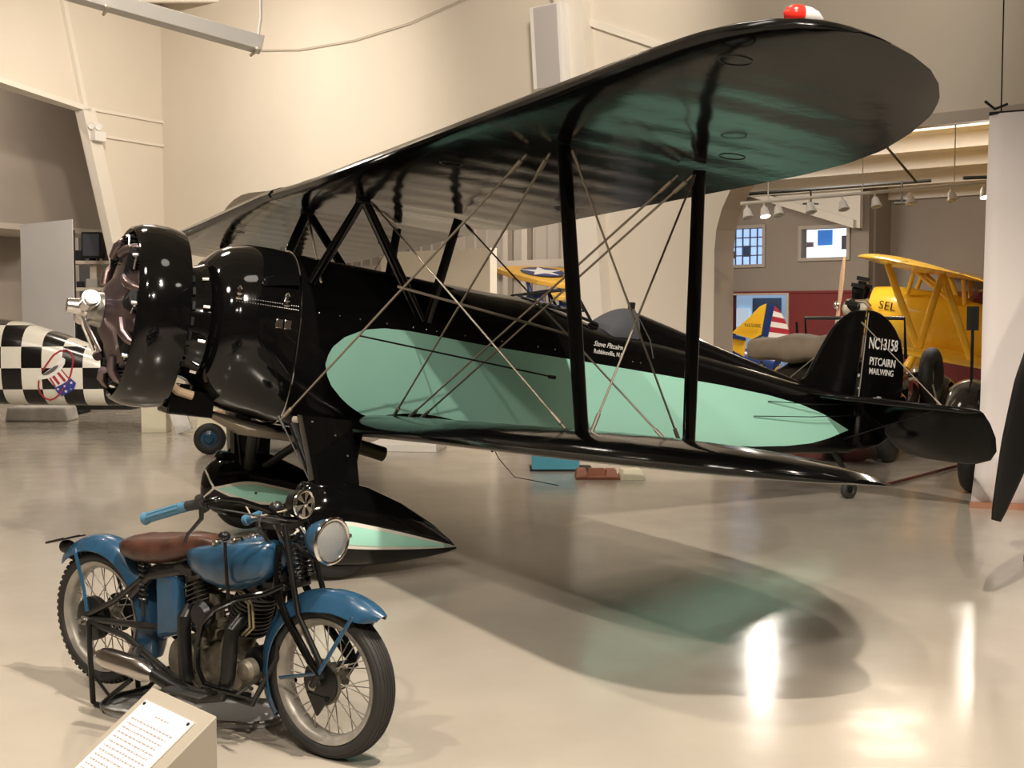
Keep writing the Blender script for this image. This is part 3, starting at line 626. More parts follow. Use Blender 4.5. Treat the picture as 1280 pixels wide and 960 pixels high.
for sg in (1, -1):
    SG = sg
    port_text('NC13158', .145, 6.995, sg * .027, .635, (1, 0, .035), 0, .62, sg, .002)
    port_text('PITCAIRN', .100, 7.01, sg * .027, .487, (1, 0, .02), 0, .74, sg, .0012)
    port_text('MAILWING', .078, 7.01, sg * .027, .405, (1, 0, .03), 0, .78, sg, .0006)
    for k, (n_, wd) in enumerate(((0, .05), (1, .13), (2, .11), (3, .09), (4, .06))):
        mb = MB(); x = -wd / 2; random.seed(k)
        while x < wd / 2: l = random.uniform(.006, .018); mb.box((7.02 + x + l / 2, sg * .0265, .205 - k * .014), (l, .001, .007)); x += l + .004
        stuff(mb.build('small_print', ltr, AP, smooth=0))
# stabiliser with drooped elevators
def flat(pts, th): return MB().plate(pts, th)
for sg in (1, -1):
    SG = sg
    st = [(6.10, .12), (6.22, .5), (6.36, .95), (6.46, 1.22), (6.58, 1.40), (6.70, 1.47), (6.72, 1.45), (6.72, .05), (6.12, .05)]
    cx, cv = 6.5, .7; rg = []
    for z, k in ((-.022, .93), (-.008, .99), (0, 1), (.008, .99), (.022, .93)): rg.append([V(cx + (a - cx) * k, sg * (cv + (b - cv) * k), .135 + z) for a, b in st])
    MB().rings(rg).build('stabilizer', fabric_black, AP, smooth=50)
    dr = R(50); el = [(0, .10), (.06, .10), (.24, .16), (.47, .30), (.53, .38), (.555, .60), (.56, .9), (.54, 1.15), (.48, 1.32), (.38, 1.42), (.24, 1.47), (.10, 1.475), (0, 1.45)]
    rg = []; cx, cv = .25, .8
    for z, k in ((-.018, .94), (-.006, .99), (0, 1), (.006, .99), (.018, .94)):
        rg.append([V(6.735 + (cx + (a - cx) * k) * math.cos(dr) + z * math.sin(dr), sg * (cv + (b - cv) * k), .135 - (cx + (a - cx) * k) * math.sin(dr) + z * math.cos(dr)) for a, b in el])
    MB().rings(rg).build('elevator', fabric_black, AP, smooth=50)
    wire((6.70, sg * .03, .84), (6.70, sg * 1.05, .16), .005); wire((6.60, sg * .06, -.22), (6.66, sg * 1.0, .11), .005, satin_black)
    MB().tube([(5.6, sg * (side_v(5.6, .0) + .01), .02), (6.1, sg * .22, .05), (6.7, sg * .22, .12)], .004, 5).build('control_cable', dull_black, AP)
    MB().tube([(5.45, sg * (side_v(5.4, -.1) + .01), -.12), (6.1, sg * .20, -.06), (6.75, sg * .16, .02)], .004, 5).build('control_cable', dull_black, AP)
# tail skid wheel
MB().tube([(6.55, 0, -.30), (6.75, 0, -.50), (6.80, 0, -.60)], [.03, .022, .018], 10).build('tail_strut', satin_black, AP)
MB().torus((6.82, 0, -.66), (0, 1, 0), .055, .032, 24, 10).build('tail_tyre', rubber, AP)
MB().lathe([(-.02, .04), (-.02, .02), (.02, .02), (.02, .04)], (6.82, 0, -.66), (0, 1, 0), 16).build('tail_hub', satin_black, AP)
# ------------------------------------------------ landing gear
PT = [(1.25, .005), (1.26, .05), (1.29, .10), (1.36, .155), (1.46, .185), (1.60, .20), (1.78, .195), (2.0, .16), (2.16, .115), (2.30, .065), (2.40, .03), (2.458, .006)]
TOPB = [(1.25, -1.15, -1.17), (1.26, -1.08, -1.25), (1.29, -1.02, -1.31), (1.36, -.945, -1.375), (1.46, -.895, -1.41), (1.60, -.875, -1.425), (1.78, -.905, -1.41), (2.015, -.985, -1.375), (2.26, -1.105, -1.325), (2.40, -1.20, -1.288), (2.458, -1.25, -1.262)]
def pant(u): return interp([(p[0], p[1]) for p in PT], u)[0], *interp(TOPB, u)
def pant_v(u, w):
    hw, t, b = pant(u); c = (t + b) / 2; h = max(.001, (t - b) / 2); q = min(1, abs(w - c) / h); return hw * math.sqrt(max(0, 1 - q ** 2.2))
for sg, vc in ((1, 1.0), (-1, -1.0)):
    rg = []
    for u in [1.25, 1.253, 1.26, 1.275] + frange(1.29, 2.4, 34) + [2.44, 2.458]:
        hw, t, b = pant(u); c = (t + b) / 2; h = max(.001, (t - b) / 2)
        rg.append([V(u, vc + hw * math.copysign(abs(math.cos(a)) ** .92, math.cos(a)), c + h * math.copysign(abs(math.sin(a)) ** .92, math.sin(a))) for a in [2 * PI * k / 32 for k in range(32)]])
    w_ = MB().rings(rg).build('wheel_pant', gloss_black, AP, smooth=60)
    # mint lens with white edging, both faces
    for fs in (1, -1):
        for m_, g0, g1, o_, nm_ in ((cream_white, 1.30, 2.455, .003, 'stripe_border'), (mint, 1.34, 2.40, .0055, 'stripe')):
            mb = MB(); rows = []
            for u in frange(g0, g1, 40):
                t_ = (u - g0) / (g1 - g0); hh = (.058 if m_ is mint else .084) * min(1, math.sin(min(1, t_ / .28) * PI / 2)) * (1 if t_ < .28 else 1 - .97 * ((t_ - .28) / .72) ** 1.25)
                c = -1.185 - .055 * max(0, (u - 1.5)) - .02 * max(0, u - 2.0)
                rows.append([V(u, vc + fs * (pant_v(u, c + hh * q) + o_), c + hh * q) for q in (-1, -.6, -.2, .2, .6, 1)])
            mb.add([p for r in rows for p in r], [(i * 6 + j, (i + 1) * 6 + j, (i + 1) * 6 + j + 1, i * 6 + j + 1) for i in range(len(rows) - 1) for j in range(5)])
            sub(mb, nm_, m_, w_, smooth=60)
        mb = MB()
        for d_ in (1, -1):
            pts = [V(u, vc + fs * (pant_v(u, -1.185 + d_ * z) + .003), -1.185 + d_ * z) for u, z in ((1.32, .0), (1.295, .04), (1.275, .09), (1.268, .12)) ]
            mb.tube(pts, .008, 6)
        sub(mb, 'pinstripe', cream_white, w_)
        sub(MB().cyl((1.62, vc + fs * (pant_v(1.62, -1.19) - .01), -1.19), (1.62, vc + fs * (pant_v(1.62, -1.19) + .009), -1.19), .012, n=10), 'screw', steel, w_)
    MB().torus((1.62, vc, -1.215), (0, 1, 0), .195, .085, 48, 14, flat=.95).build('tyre', rubber, AP, smooth=60)
    MB().lathe([(-.07, .16), (-.07, .05), (.07, .05), (.07, .16)], (1.62, vc, -1.215), (0, 1, 0), 20).build('wheel_hub', satin_black, AP)
    # teardrop collar, oleo fairing, rear vee, axle brace
    MB().rings([[V(1.56 + .23 * k * math.cos(a), vc - sg * .02 + .115 * k * math.sin(a), z) for a in [2 * PI * j / 28 for j in range(28)]] for z, k in ((-.96, 1.06), (-.925, 1.0), (-.91, .93))]).build('strut_collar', gloss_black, AP)
    ft = [(1.335, -.06), (1.36, -.085), (1.42, -.075), (1.60, -.045), (1.68, -.01), (1.68, .01), (1.60, .045), (1.42, .075), (1.36, .085), (1.335, .06), (1.325, 0)]
    MB().rings([[V(1.335 + (u - 1.335) * kk + sh, vc - sg * .04 + dv + q * .9, z) for u, q in ft] for z, kk, sh, dv in ((-.50, 1.0, -.02, -sg * .10), (-.72, .97, .04, -sg * .05), (-.915, .92, .085, 0))]).build('strut_fairing', gloss_black, AP, smooth=25)
    mb = MB()
    for z, uu in ((-.53, 1.36), (-.88, 1.44), (-.60, 1.52), (-.72, 1.62), (-.87, 1.56)): mb.sphere((uu, vc + sg * .05 * (1 if sg > 0 else 1) - sg * .06, z), .008, 6, 4)
    stuff(mb.build('fairing_screw', steel, AP))
    strut((1.44, sg * .42, -.58), (1.56, vc - sg * .12, -1.05), .042, 'gear_strut', .6, satin_black)
    strut((1.93, sg * .33, -.60), (1.66, vc - sg * .10, -1.02), .038, 'gear_strut', .5, satin_black)
    wire((1.30, sg * .55, -.56), (1.50, vc - sg * .14, -1.0), .006, satin_black)
    MB().tube([(1.34, sg * .70, -.54), (1.42, sg * .86, -.53)], .022, 10).build('gear_crossbar', mat('pale_tube', (.5, .45, .38), .4, .4), AP)
# ================================================================== THE BLUE MOTORCYCLE
# axes: f forward, s toward the rider's right (the side seen), z up ; origin on the floor under the rear axle
BK = thing('motorcycle', 'old blue motorcycle with brown leather saddle parked on its rear stand', 'motorcycle', (-1.771, 5.31, 0), R(-33.6)); FLIP.add(BK.name)
frame_black = mat('frame_black', (.018, .017, .016), .32, noise=.3, nscale=20)
alloy = mat('old_alloy', (.22, .195, .15), .5, .6, noise=.5, nscale=25, bump=.2, bscale=50)
rim_m = mat('rim_grey', (.44, .41, .36), .42, .4, noise=.35, nscale=15)
leather = mat('brown_leather', (.085, .034, .021), .38, noise=.6, nscale=14, bump=.25, bscale=30)
grip_m = mat('light_blue_rubber', (.07, .19, .30), .55)
def wheel(cf, cz, Rt, name, hubr, tread):
    c = V(cf, 0, cz)
    w = MB().torus(c, (0, 1, 0), Rt - .032, .032, 72, 16, flat=1.5).build(name + '_tyre', rubber, BK, smooth=70)
    mb = MB()
    if tread == 'rib':
        for s_ in (-.038, -.025, -.0125, 0, .0125, .025, .038): mb.torus(c + V(0, s_, 0), (0, 1, 0), Rt - .032 + .032 * math.sqrt(1 - (s_ / .048) ** 2), .0034, 72, 6)
    else:
        for k in range(60):
            a = 2 * PI * k / 60; d = V(math.cos(a), 0, math.sin(a)); t = V(-d.z, 0, d.x)
            for s_, o_ in ((-.03, .5), (-.01, 0), (.01, .5), (.03, 0)):
                a2 = a + o_ * 2 * PI / 60; d2 = V(math.cos(a2), 0, math.sin(a2)); t2 = V(-d2.z, 0, d2.x)
                mb.box(c + d2 * (Rt - .032 + .032 * math.sqrt(1 - (s_ / .048) ** 2)) + V(0, s_, 0), (.016, .015, .008), Matrix((t2, V(0, 1, 0), d2)).transposed())
    sub(stuffy(mb), 'tread', rubber, w)
    MB().lathe([(-.036, Rt - .070), (-.040, Rt - .055), (-.032, Rt - .052), (-.022, Rt - .072), (0, Rt - .078), (.022, Rt - .072), (.032, Rt - .052), (.040, Rt - .055), (.036, Rt - .070), (.024, Rt - .082), (0, Rt - .088), (-.024, Rt - .082)], c, (0, 1, 0), 72, caps=False, closed=True).build(name + '_rim', rim_m, BK, smooth=50)
    MB().lathe([(-.055, .03), (-.055, .05), (-.048, .052), (-.04, .028), (.03, .028), (.035, hubr), (.05, hubr), (.055, .03)], c, (0, 1, 0), 32).build(name + '_hub', alloy, BK)
    for k in range(36):
        a = 2 * PI * k / 36; side = 1 if k % 2 else -1; tw = R(34) * (1 if (k // 2) % 2 else -1)
        hr = .048 if side < 0 else max(.05, hubr - .006)
        p = c + V(math.cos(a + tw * (1 if hr < .07 else .45)) * hr, side * .040, math.sin(a + tw * (1 if hr < .07 else .45)) * hr); q = c + V(math.cos(a) * (Rt - .084), side * .006, math.sin(a) * (Rt - .084))
        MB().cyl(p, q, .0024, n=5).build('spoke', rim_m, BK)
def stuffy(mb): return mb
def sub(mb, name, m, par, **k):
    o = mb.build(name, m, par, **k)
    if name == 'tread': stuff(o)
    return o
RW = (0, .365); FW = (1.30, .297); RT_ = .295
wheel(RW[0], RW[1], RT_, 'rear', .075, 'block'); wheel(FW[0], FW[1], RT_, 'front', .088, 'rib')
# front brake plate, stays, axle
MB().lathe([(0, .084), (.012, .082), (.02, .05), (.02, .0)], (FW[0], .045, FW[1]), (0, 1, 0), 32, caps=True).build('brake_plate', satin_black, BK)
MB().plate([V(FW[0] - .06, .062, FW[1] - .04), V(FW[0] + .05, .062, FW[1] - .05), V(FW[0] - .01, .062, FW[1] - .125)], .012).cyl((FW[0] + .03, .06, FW[1] - .06), (FW[0] + .03, .075, FW[1] - .06), .012, n=8).build('brake_arm', satin_black, BK)
MB().cyl((FW[0], -.11, FW[1]), (FW[0], .11, FW[1]), .011).cyl((FW[0], .088, FW[1]), (FW[0], .102, FW[1]), .020, n=6).build('front_axle', steel, BK)
MB().cyl((0, -.14, RW[1]), (0, .14, RW[1]), .012).cyl((0, .10, RW[1]), (0, .12, RW[1]), .022, n=6).build('rear_axle', steel, BK)
MB().lathe([(0, .095), (.03, .095), (.035, .07)], (0, .05, RW[1]), (0, 1, 0), 32).build('rear_drum', satin_black, BK)
MB().lathe([(0, .085), (.01, .085)], (0, -.075, RW[1]), (0, 1, 0), 32).build('rear_sprocket', dull_black, BK)
# fenders : swept shells
def fender(cf, cz, rad, a0, a1, wid, name, prof_depth=.045, flare0=0, flare1=0, n=40, tipn=5):
    rg = []
    for i in range(n + 1):
        t = i / n; a = R(lerp(a0, a1, t)); r_ = rad(t); wd = wid * (1 if t > .08 else .75 + .25 * t / .08) * (1 if t < .9 else .40 + .60 * math.cos((t - .9) / .1 * PI / 2) ** .6)
        d = V(math.cos(a), 0, math.sin(a)); row = []
        for k in range(11):
            b = -1 + 2 * k / 10; row.append(V(cf, 0, cz) + d * (r_ - prof_depth * min(1, wd / wid) * abs(b) ** 2.6) + V(0, b * wd, 0))
        for k in range(10, -1, -1):
            b = -1 + 2 * k / 10; row.append(V(cf, 0, cz) + d * (r_ - .004 - prof_depth * min(1, wd / wid) * abs(b) ** 2.6) + V(0, b * (wd - .003), 0))
        rg.append(row)
    return MB().rings(rg).build(name, blue_paint, BK, smooth=60)
fender(FW[0], FW[1], lambda t: lerp(.335, .352, t) + .040 * max(0, t - .75) / .25, 214, 46, .072, 'front_fender', .075)
fender(RW[0], RW[1], lambda t: .352 + .03 * max(0, .2 - t) / .2 if t < .5 else .352, 132, -28 + 0, .075, 'rear_fender', .05) if 0 else fender(RW[0], RW[1], lambda t: .362 - .010 * t, -22, 141, .080, 'rear_fender', .06)
for a_ in ((1.475, .575), (1.11, .29)):
    MB().tube([(a_[0], .074, a_[1]), (1.335, .104, .35)], .009, 6, flat=.5, flatdir=(1, 0, 0)).build('fender_stay', blue_paint, BK)
    MB().tube([(a_[0], -.074, a_[1]), (1.335, -.104, .35)], .009, 6).build('fender_stay', blue_paint, BK)
MB().tube([(-.10, .082, .66), (-.03, .092, .50), (0, .10, .40)], .008, 6).build('fender_stay', blue_paint, BK)
MB().tube([(-.10, -.082, .66), (-.03, -.092, .50), (0, -.10, .40)], .008, 6).build('fender_stay', blue_paint, BK)
# licence bracket and tail lamp
MB().plate([V(-.17, -.03, .695), V(-.17, .07, .695), V(-.33, .05, .655), V(-.33, -.03, .655)], .006).build('plate_bracket', satin_black, BK)
MB().tube([(-.20, -.02, .69), (-.34, -.02, .655), (-.34, .05, .655), (-.22, .05, .685)], .006, 6).build('bracket_rod', satin_black, BK)
MB().lathe([(0, .02), (.02, .028), (.05, .028), (.055, .024)], (-.19, .03, .655), (-1, 0, -.2), 16).build('tail_lamp', satin_black, BK)
# frame tubes
FR = MB()
for s_ in (1, -1):
    FR.tube([(0, s_ * .10, .37), (.32, s_ * .09, .385), (.55, s_ * .07, .40)], .014, 8)
    FR.tube([(0, s_ * .10, .385), (.18, s_ * .095, .47), (.36, s_ * .075, .60), (.55, s_ * .05, .655)], .013, 8)
    FR.tube([(.0, s_ * .10, .36), (.25, s_ * .10, .33), (.55, s_ * .10, .20), (.98, s_ * .09, .17), (1.06, s_ * .04, .35), (1.08, s_ * .02, .62)], .014, 8)
FR.tube([(.30, 0, .60), (.42, 0, .645), (.56, 0, .655), (.75, 0, .70), (1.02, 0, .80)], .016, 8)
FR.tube([(.55, 0, .66), (.52, 0, .40)], .016, 8).tube([(1.05, 0, .64), (.99, 0, .86)], .026, 12)
FR.tube([(.56, 0, .62), (.80, 0, .60), (1.04, 0, .66)], .013, 8)
FR.build('frame', frame_black, BK)
MB().box((.60, .08, .645), (.10, .03, .03)).tube([(.28, .09, .50), (.40, .09, .60), (.58, .08, .64)], .018, 8).build('seat_bracket', frame_black, BK)
# rear stand
ST = MB()
for s_ in (1, -1): ST.tube([(.03, s_ * .115, .36), (.04, s_ * .118, .20), (.055, s_ * .12, .02), (.075, s_ * .115, .012)], .012, 8).tube([(.10, s_ * .115, .012), (.17, s_ * .11, .07), (.28, s_ * .10, .15)], .011, 8)
ST.tube([(.07, .12, .013), (.10, .115, .012)], .012, 8).tube([(.07, -.12, .013), (.10, -.115, .012)], .012, 8).tube([(.13, .115, .04), (.13, -.115, .04)], .010, 8).tube([(.045, .118, .15), (.15, .11, .06)], .007, 6)
ST.build('rear_stand', satin_black, BK)
# tool / oil box
MB().hexa([V(.43, .05, .33), V(.58, .05, .38), V(.575, .05, .635), V(.43, .05, .63)], [V(.435, .10, .345), (.57, .10, .39), (.565, .10, .625), (.435, .10, .62)]).build('oil_box', blue_paint, BK, bevel=.018)
MB().hexa([V(.40, -.085, .33), V(.56, -.085, .38), V(.555, -.085, .635), V(.40, -.085, .63)], [V(.405, -.135, .345), (.55, -.135, .39), (.545, -.135, .625), (.405, -.135, .62)]).build('oil_box', blue_paint, BK, bevel=.018)
# saddle
rg = []
SE = [(.165, .02, .705, .69), (.18, .07, .73, .665), (.24, .115, .752, .650), (.32, .132, .765, .640), (.41, .128, .775, .642), (.50, .105, .785, .655), (.58, .075, .793, .68), (.66, .055, .793, .70), (.71, .042, .78, .715), (.735, .015, .765, .74)]
for i in range(29):
    f_ = lerp(.165, .735, i / 28); hw, t, b = interp(SE, f_); c = (t + b) / 2 + .0; row = []
    for k in range(24):
        a = 2 * PI * k / 24; y = math.cos(a); z = math.sin(a); dish = .014 * (1 - abs(y)) if z > 0 else 0
        row.append(V(f_, hw * math.copysign(abs(y) ** .8, y), c + (t - c) * math.copysign(abs(z) ** .75, z) - dish * (1 if .25 < f_ < .55 else .4)))
    rg.append(row)
MB().rings(rg).build('saddle', leather, BK, smooth=60)
for s_ in (1, -1):
    pts = [V(.30 + .016 * math.cos(a), s_ * .095 + .016 * math.sin(a), .50 + .16 * a / (16 * PI)) for a in [k * PI / 5 for k in range(81)]]
    MB().tube([V(p.x + .06, p.y, p.z) for p in pts], .0045, 5).cyl((.36, s_ * .095, .43), (.36, s_ * .095, .66), .009, n=8).build('saddle_spring', frame_black, BK)
MB().cyl((.70, 0, .66), (.70, 0, .745), .012, n=8).build('saddle_post', frame_black, BK)
# twin-half petrol tank
for s_ in (1, -1):
    TK = [(.60, .012, .715, .685, .05), (.62, .030, .735, .665, .06), (.67, .05, .75, .64, .065), (.75, .066, .765, .615, .07), (.85, .075, .785, .600, .075), (.95, .078, .80, .615, .078), (1.02, .074, .81, .64, .075), (1.07, .062, .815, .67, .065), (1.09, .045, .805, .70, .05)]
    rg = []
    for i in range(25):
        f_ = lerp(.60, 1.09, i / 24); hw, t, b, yc = interp(TK, f_); c = (t + b) / 2; row = []
        for k in range(24):
            a = 2 * PI * k / 24; y = math.cos(a); z = math.sin(a); row.append(V(f_, s_ * (yc + hw * math.copysign(abs(y) ** .75, y)), c + (t - c) * math.copysign(abs(z) ** .75, z)))
        rg.append(row)
    MB().rings(rg).build('petrol_tank', blue_paint, BK, smooth=60)
for f_, z_ in ((.79, .772), (.89, .79)):
    MB().lathe([(0, .030), (.012, .030), (.018, .024), (.02, .0)], (f_, .075, z_), (-.1, 0, 1), 24).build('filler_cap', chrome, BK)
MB().lathe([(0, .030), (.012, .030), (.018, .024), (.02, .0)], (.84, -.075, .78), (-.1, 0, 1), 24).build('filler_cap', chrome, BK)
MB().plate([V(.655, .120, .68), V(.66, .121, .715), V(.76, .146, .735), V(.77, .150, .665)], .002).build('worn_transfer', mat('worn_gold', (.16, .14, .06), .5, noise=.5, nscale=30), BK) if 0 else None
# gear shifter
MB().tube([(.945, .17, .55), (.93, .168, .65), (.925, .17, .76), (.925, .17, .81)], .007, 8).build('shift_lever', satin_black, BK)
MB().sphere((.922, .17, .832), .023, 14, 8, (1.15, 1, .85)).build('shift_knob', mat('knob_black', (.01, .01, .01), .12), BK)
# engine : crankcase, two side-valve cylinders with fins, primary, carburettor, generator
MB().rings([[V(.76 + r_ * math.cos(a) * 1.25, y, .27 + r_ * math.sin(a)) for a in [2 * PI * k / 28 for k in range(28)]] for y, r_ in ((-.085, .09), (-.075, .105), (.06, .105), (.075, .085))]).build('crankcase', alloy, BK)
MB().rings([[V(.57 + r_ * math.cos(a) * 1.0, y, .27 + r_ * math.sin(a) * 1.15) for a in [2 * PI * k / 24 for k in range(24)]] for y, r_ in ((-.08, .07), (-.07, .085), (.075, .085), (.09, .07))]).build('gearbox', alloy, BK)
for (f0, z0, f1, z1) in ((.72, .33, .61, .60), (.82, .33, .93, .60)):
    a, b = V(f0, 0, z0), V(f1, 0, z1); d = (b - a).normalized(); e = MB().cyl(a, b, .050, n=18); m_ = MB()
    e.build('cylinder_barrel', alloy, BK)
    x = V(0, 1, 0); y = d.cross(x)
    for k in range(10):
        c = a.lerp(b, .38 + k * .062); m_.rings([[c + d * q + (x * math.cos(t) * 1.05 + y * math.sin(t)) * .082 for t in [2 * PI * j / 22 for j in range(22)]] for q in (0, .0045)])
    stuff(m_.build('cooling_fin', mat('fin_black', (.05, .045, .04), .55), BK))
    for j in range(5):
        t = -.055 + j * .0275; c = b + x * t; MB().plate([c - y * .07, c + y * .07, c + y * .05 + d * .03, c - y * .05 + d * .03], .004).build('head_fin', alloy, BK)
    MB().cyl(b + x * .02, b + x * .02 + d * .045, .014, n=8).build('spark_plug', cream_white, BK)
    MB().cyl(a + V(0, .085, .02), a + V(0, .085, .02) + d * .10, .021, n=12).cyl(a + V(0, .085, .12) , a + V(0, .085, .15), .026, n=12).build('valve_cover', alloy, BK)
for f_, z_, r_ in ((.88, .27, .062), (.70, .22, .035), (.96, .30, .045)): MB().lathe([(0, r_), (.03, r_), (.045, r_ * .7), (.05, 0)], (f_, .075, z_), (0, 1, 0), 24).build('timing_cover', alloy, BK)
MB().cyl((.96, -.07, .33), (.96, .06, .33), .05, n=20).build('generator', satin_black, BK)
MB().cyl((.755, .06, .47), (.755, .06, .57), .028, n=14).tube([(.70, .03, .54), (.77, .03, .545), (.84, .03, .54)], .022, 12).cyl((.755, .10, .50), (.755, .13, .50), .03, n=14).build('carburettor', alloy, BK)
MB().lathe([(0, .05), (.03, .055), (.05, .04)], (.755, .11, .50), (0, 1, 0), 18).build('air_cleaner', satin_black, BK)
MB().tube([(.63, .09, .50), (.645, .13, .47), (.65, .135, .38), (.655, .135, .27), (.67, .14, .22)], [.026, .028, .027, .027, .027], 12).build('exhaust_downpipe', satin_black, BK)
MB().tube([(.92, .08, .50), (.915, .13, .46), (.905, .135, .38), (.90, .14, .28), (.87, .15, .20), (.75, .165, .175), (.62, .175, .20), (.50, .18, .235)], [.028, .03, .03, .03, .028, .027, .027, .027], 12).build('exhaust_downpipe', satin_black, BK)
MB().tube([(.17, .18, .262), (.19, .18, .258), (.20, .18, .255), (.24, .18, .252), (.42, .18, .242), (.47, .18, .236), (.52, .18, .228)], [.016, .016, .036, .044, .046, .044, .026], 20).build('silencer', chrome if 0 else mat('silencer_alloy', (.62, .58, .55), .22, 1, noise=.25, nscale=10), BK, smooth=40)
MB().plate([V(.36, .13, .31), V(.40, .13, .32), V(.42, .18, .28), V(.36, .18, .28)], .005).build('silencer_bracket', frame_black, BK)
for f0, f1 in ((.83, .97), (.86, .99)): MB().tube([(f0, .09, .60), (f0 + .08, .10, .61), (f1, .095, .56), (f1, .09, .47), (f1 - .05, .085, .43)], .0055, 6).build('oil_line', mat('brass_line', (.35, .30, .18), .4, .7), BK)
# crash bars
for s_ in (1, -1): MB().tube([(1.14, s_ * .05, .655), (1.08, s_ * .12, .62), (.99, s_ * .18, .60), (.90, s_ * .20, .555), (.83, s_ * .205, .49), (.80, s_ * .205, .40), (.80, s_ * .205, .31), (.83, s_ * .20, .25), (.90, s_ * .18, .235), (1.0, s_ * .12, .21)], .0125, 10).build('crash_bar', gloss_black, BK)
# footboards
MB().box((.74, .20, .205), (.22, .09, .012)).build('footboard', rubber, BK, bevel=.005); MB().box((.74, -.20, .205), (.22, .09, .012)).build('footboard', rubber, BK, bevel=.005)
MB().tube([(.98, .17, .23), (1.06, .19, .28), (1.08, .19, .27)], .008, 6).build('brake_pedal', frame_black, BK)
MB().tube([(.36, -.10, .36), (.66, -.10, .30)], .010, 6).tube([(0, -.10, .45), (.62, -.10, .32)], .008, 6).build('drive_chain', dull_black, BK)
# front forks : main blades, rockers, springs, head clamps
for s_ in (1, -1):
    MB().tube([(1.115, s_ * .075, .80), (1.10, s_ * .08, .62), (1.16, s_ * .085, .53), (1.30, s_ * .095, .37), (1.335, s_ * .10, .345)], [.013, .015, .016, .015, .013], 10).build('fork_blade', gloss_black, BK)
    MB().tube([(1.13, s_ * .06, .87), (1.17, s_ * .07, .72), (1.215, s_ * .08, .55), (1.33, s_ * .09, .39), (1.345, s_ * .095, .33)], .0115, 10).build('fork_blade', satin_black, BK)
    MB().tube([(1.335, s_ * .10, .345), (1.30, s_ * .10, .297)], .014, 8).build('fork_rocker', satin_black, BK)
for s_ in (.03, -.03):
    pts = [V(1.13 + .05 * k / 96 + .018 * math.cos(k * PI / 5), s_ + .018 * math.sin(k * PI / 5), .84 - .17 * k / 96) for k in range(97)]
    MB().tube(pts, .004, 5).build('fork_spring', satin_black, BK)
MB().tube([(1.09, .07, .88), (1.13, .06, .80), (1.16, .055, .72)], .008, 8).build('chrome_stay', chrome, BK)
MB().box((1.06, 0, .87), (.14, .15, .03)).cyl((1.02, 0, .86), (1.01, 0, .91), .022, n=10).build('fork_clamp', frame_black, BK, bevel=.005)
MB().box((1.08, 0, .64), (.12, .15, .028)).build('fork_clamp', frame_black, BK, bevel=.005)
MB().lathe([(0, .03), (.02, .045), (.03, .045)], (1.04, .05, .90), (-.2, .2, 1), 18).build('speedometer', frame_black, BK) if 0 else None
MB().sphere((1.03, 0, .925), .03, 12, 8).build('steering_knob', frame_black, BK)
# handlebars
HB = MB().tube([(1.12, .06, .90), (1.10, .13, .945), (1.06, .22, .985), (1.03, .29, 1.0), (.98, .33, .985), (.90, .345, .965)], .0125, 10)
HB.tube([(1.12, .06, .90), (1.13, 0, .89), (1.10, -.08, .90), (1.02, -.18, .92), (.90, -.27, .91), (.78, -.30, .87), (.66, -.303, .83)], .0125, 10)
HB.build('handlebar', gloss_black, BK)
MB().tube([(.985, .333, .985), (.90, .345, .967)], .020, 14).build('grip_sleeve', rubber, BK)
G = MB().tube([(.92, .343, .972), (.715, .362, .910)], .0185, 14); G.tube([(.915, .344, .970), (.885, .347, .961)], .0205, 14); G.tube([(.722, .361, .912), (.70, .363, .905)], [.021, .025], 14)
for k in range(8):
    a = 2 * PI * k / 8; o_ = V(0, math.cos(a) * .0185, math.sin(a) * .0185); G.tube([V(.88, .347, .96) + o_, V(.725, .361, .913) + o_], .0028, 5)
G.build('handlebar_grip', grip_m, BK)
MB().tube([(.66, -.303, .83), (.56, -.31, .795)], .0185, 14).tube([(.56, -.31, .795), (.54, -.312, .788)], .024, 14).build('handlebar_grip', grip_m, BK)
MB().cyl((.975, .31, .955), (.975, .345, 1.01), .016, n=10).tube([(.985, .34, .97), (.99, .345, .93), (.955, .35, .895), (.925, .355, .865), (.915, .36, .835)], [.010, .009, .007, .007, .006], 8).build('clutch_lever', frame_black, BK)
MB().tube([(.98, .32, .97), (1.05, .25, .95), (1.12, .15, .92), (1.16, .08, .90)], .004, 6).build('control_cable', rubber, BK)
MB().tube([(1.0, .05, .90), (1.03, .10, .86), (1.06, .09, .82), (1.02, .06, .85), (1.0, .07, .89), (1.05, .11, .87), (1.08, .08, .80), (1.10, .06, .70)], .004, 6).build('control_cable', rubber, BK)
MB().tube([(.88, .02, .93), (1.0, .10, .90), (1.12, .05, .93), (1.16, 0, .95)], .0035, 6).build('control_cable', mat('pale_cable', (.4, .33, .24), .5), BK)
# horn with slotted grille
hc = V(1.165, 0, .955); hd = V(1, -.02, .0).normalized()
MB().lathe([(-.055, .028), (-.045, .045), (-.01, .055), (.0, .058)], hc, hd, 24).build('horn_body', satin_black, BK)
H = MB().torus(hc + hd * .008, hd, .050, .0085, 32, 8); H.lathe([(.004, .012), (.02, .012), (.024, .0)], hc, hd, 16)
hx, hy, hz = H.frame(hd)
for k in range(6):
    a0, a1 = 2 * PI * k / 6, 2 * PI * (k + .5) / 6
    q = lambda r_, a: hc + hd * .014 + (hx * math.cos(a) + hy * math.sin(a)) * r_
    H.plate([q(.009, a0), q(.048, a0), q(.05, (a0 + a1) / 2), q(.048, a1), q(.009, a1)], .003)
H.build('horn_grille', chrome, BK)
MB().torus(hc + V(0, 0, .065), hd, .012, .004, 16, 6).build('horn_bracket', satin_black, BK)
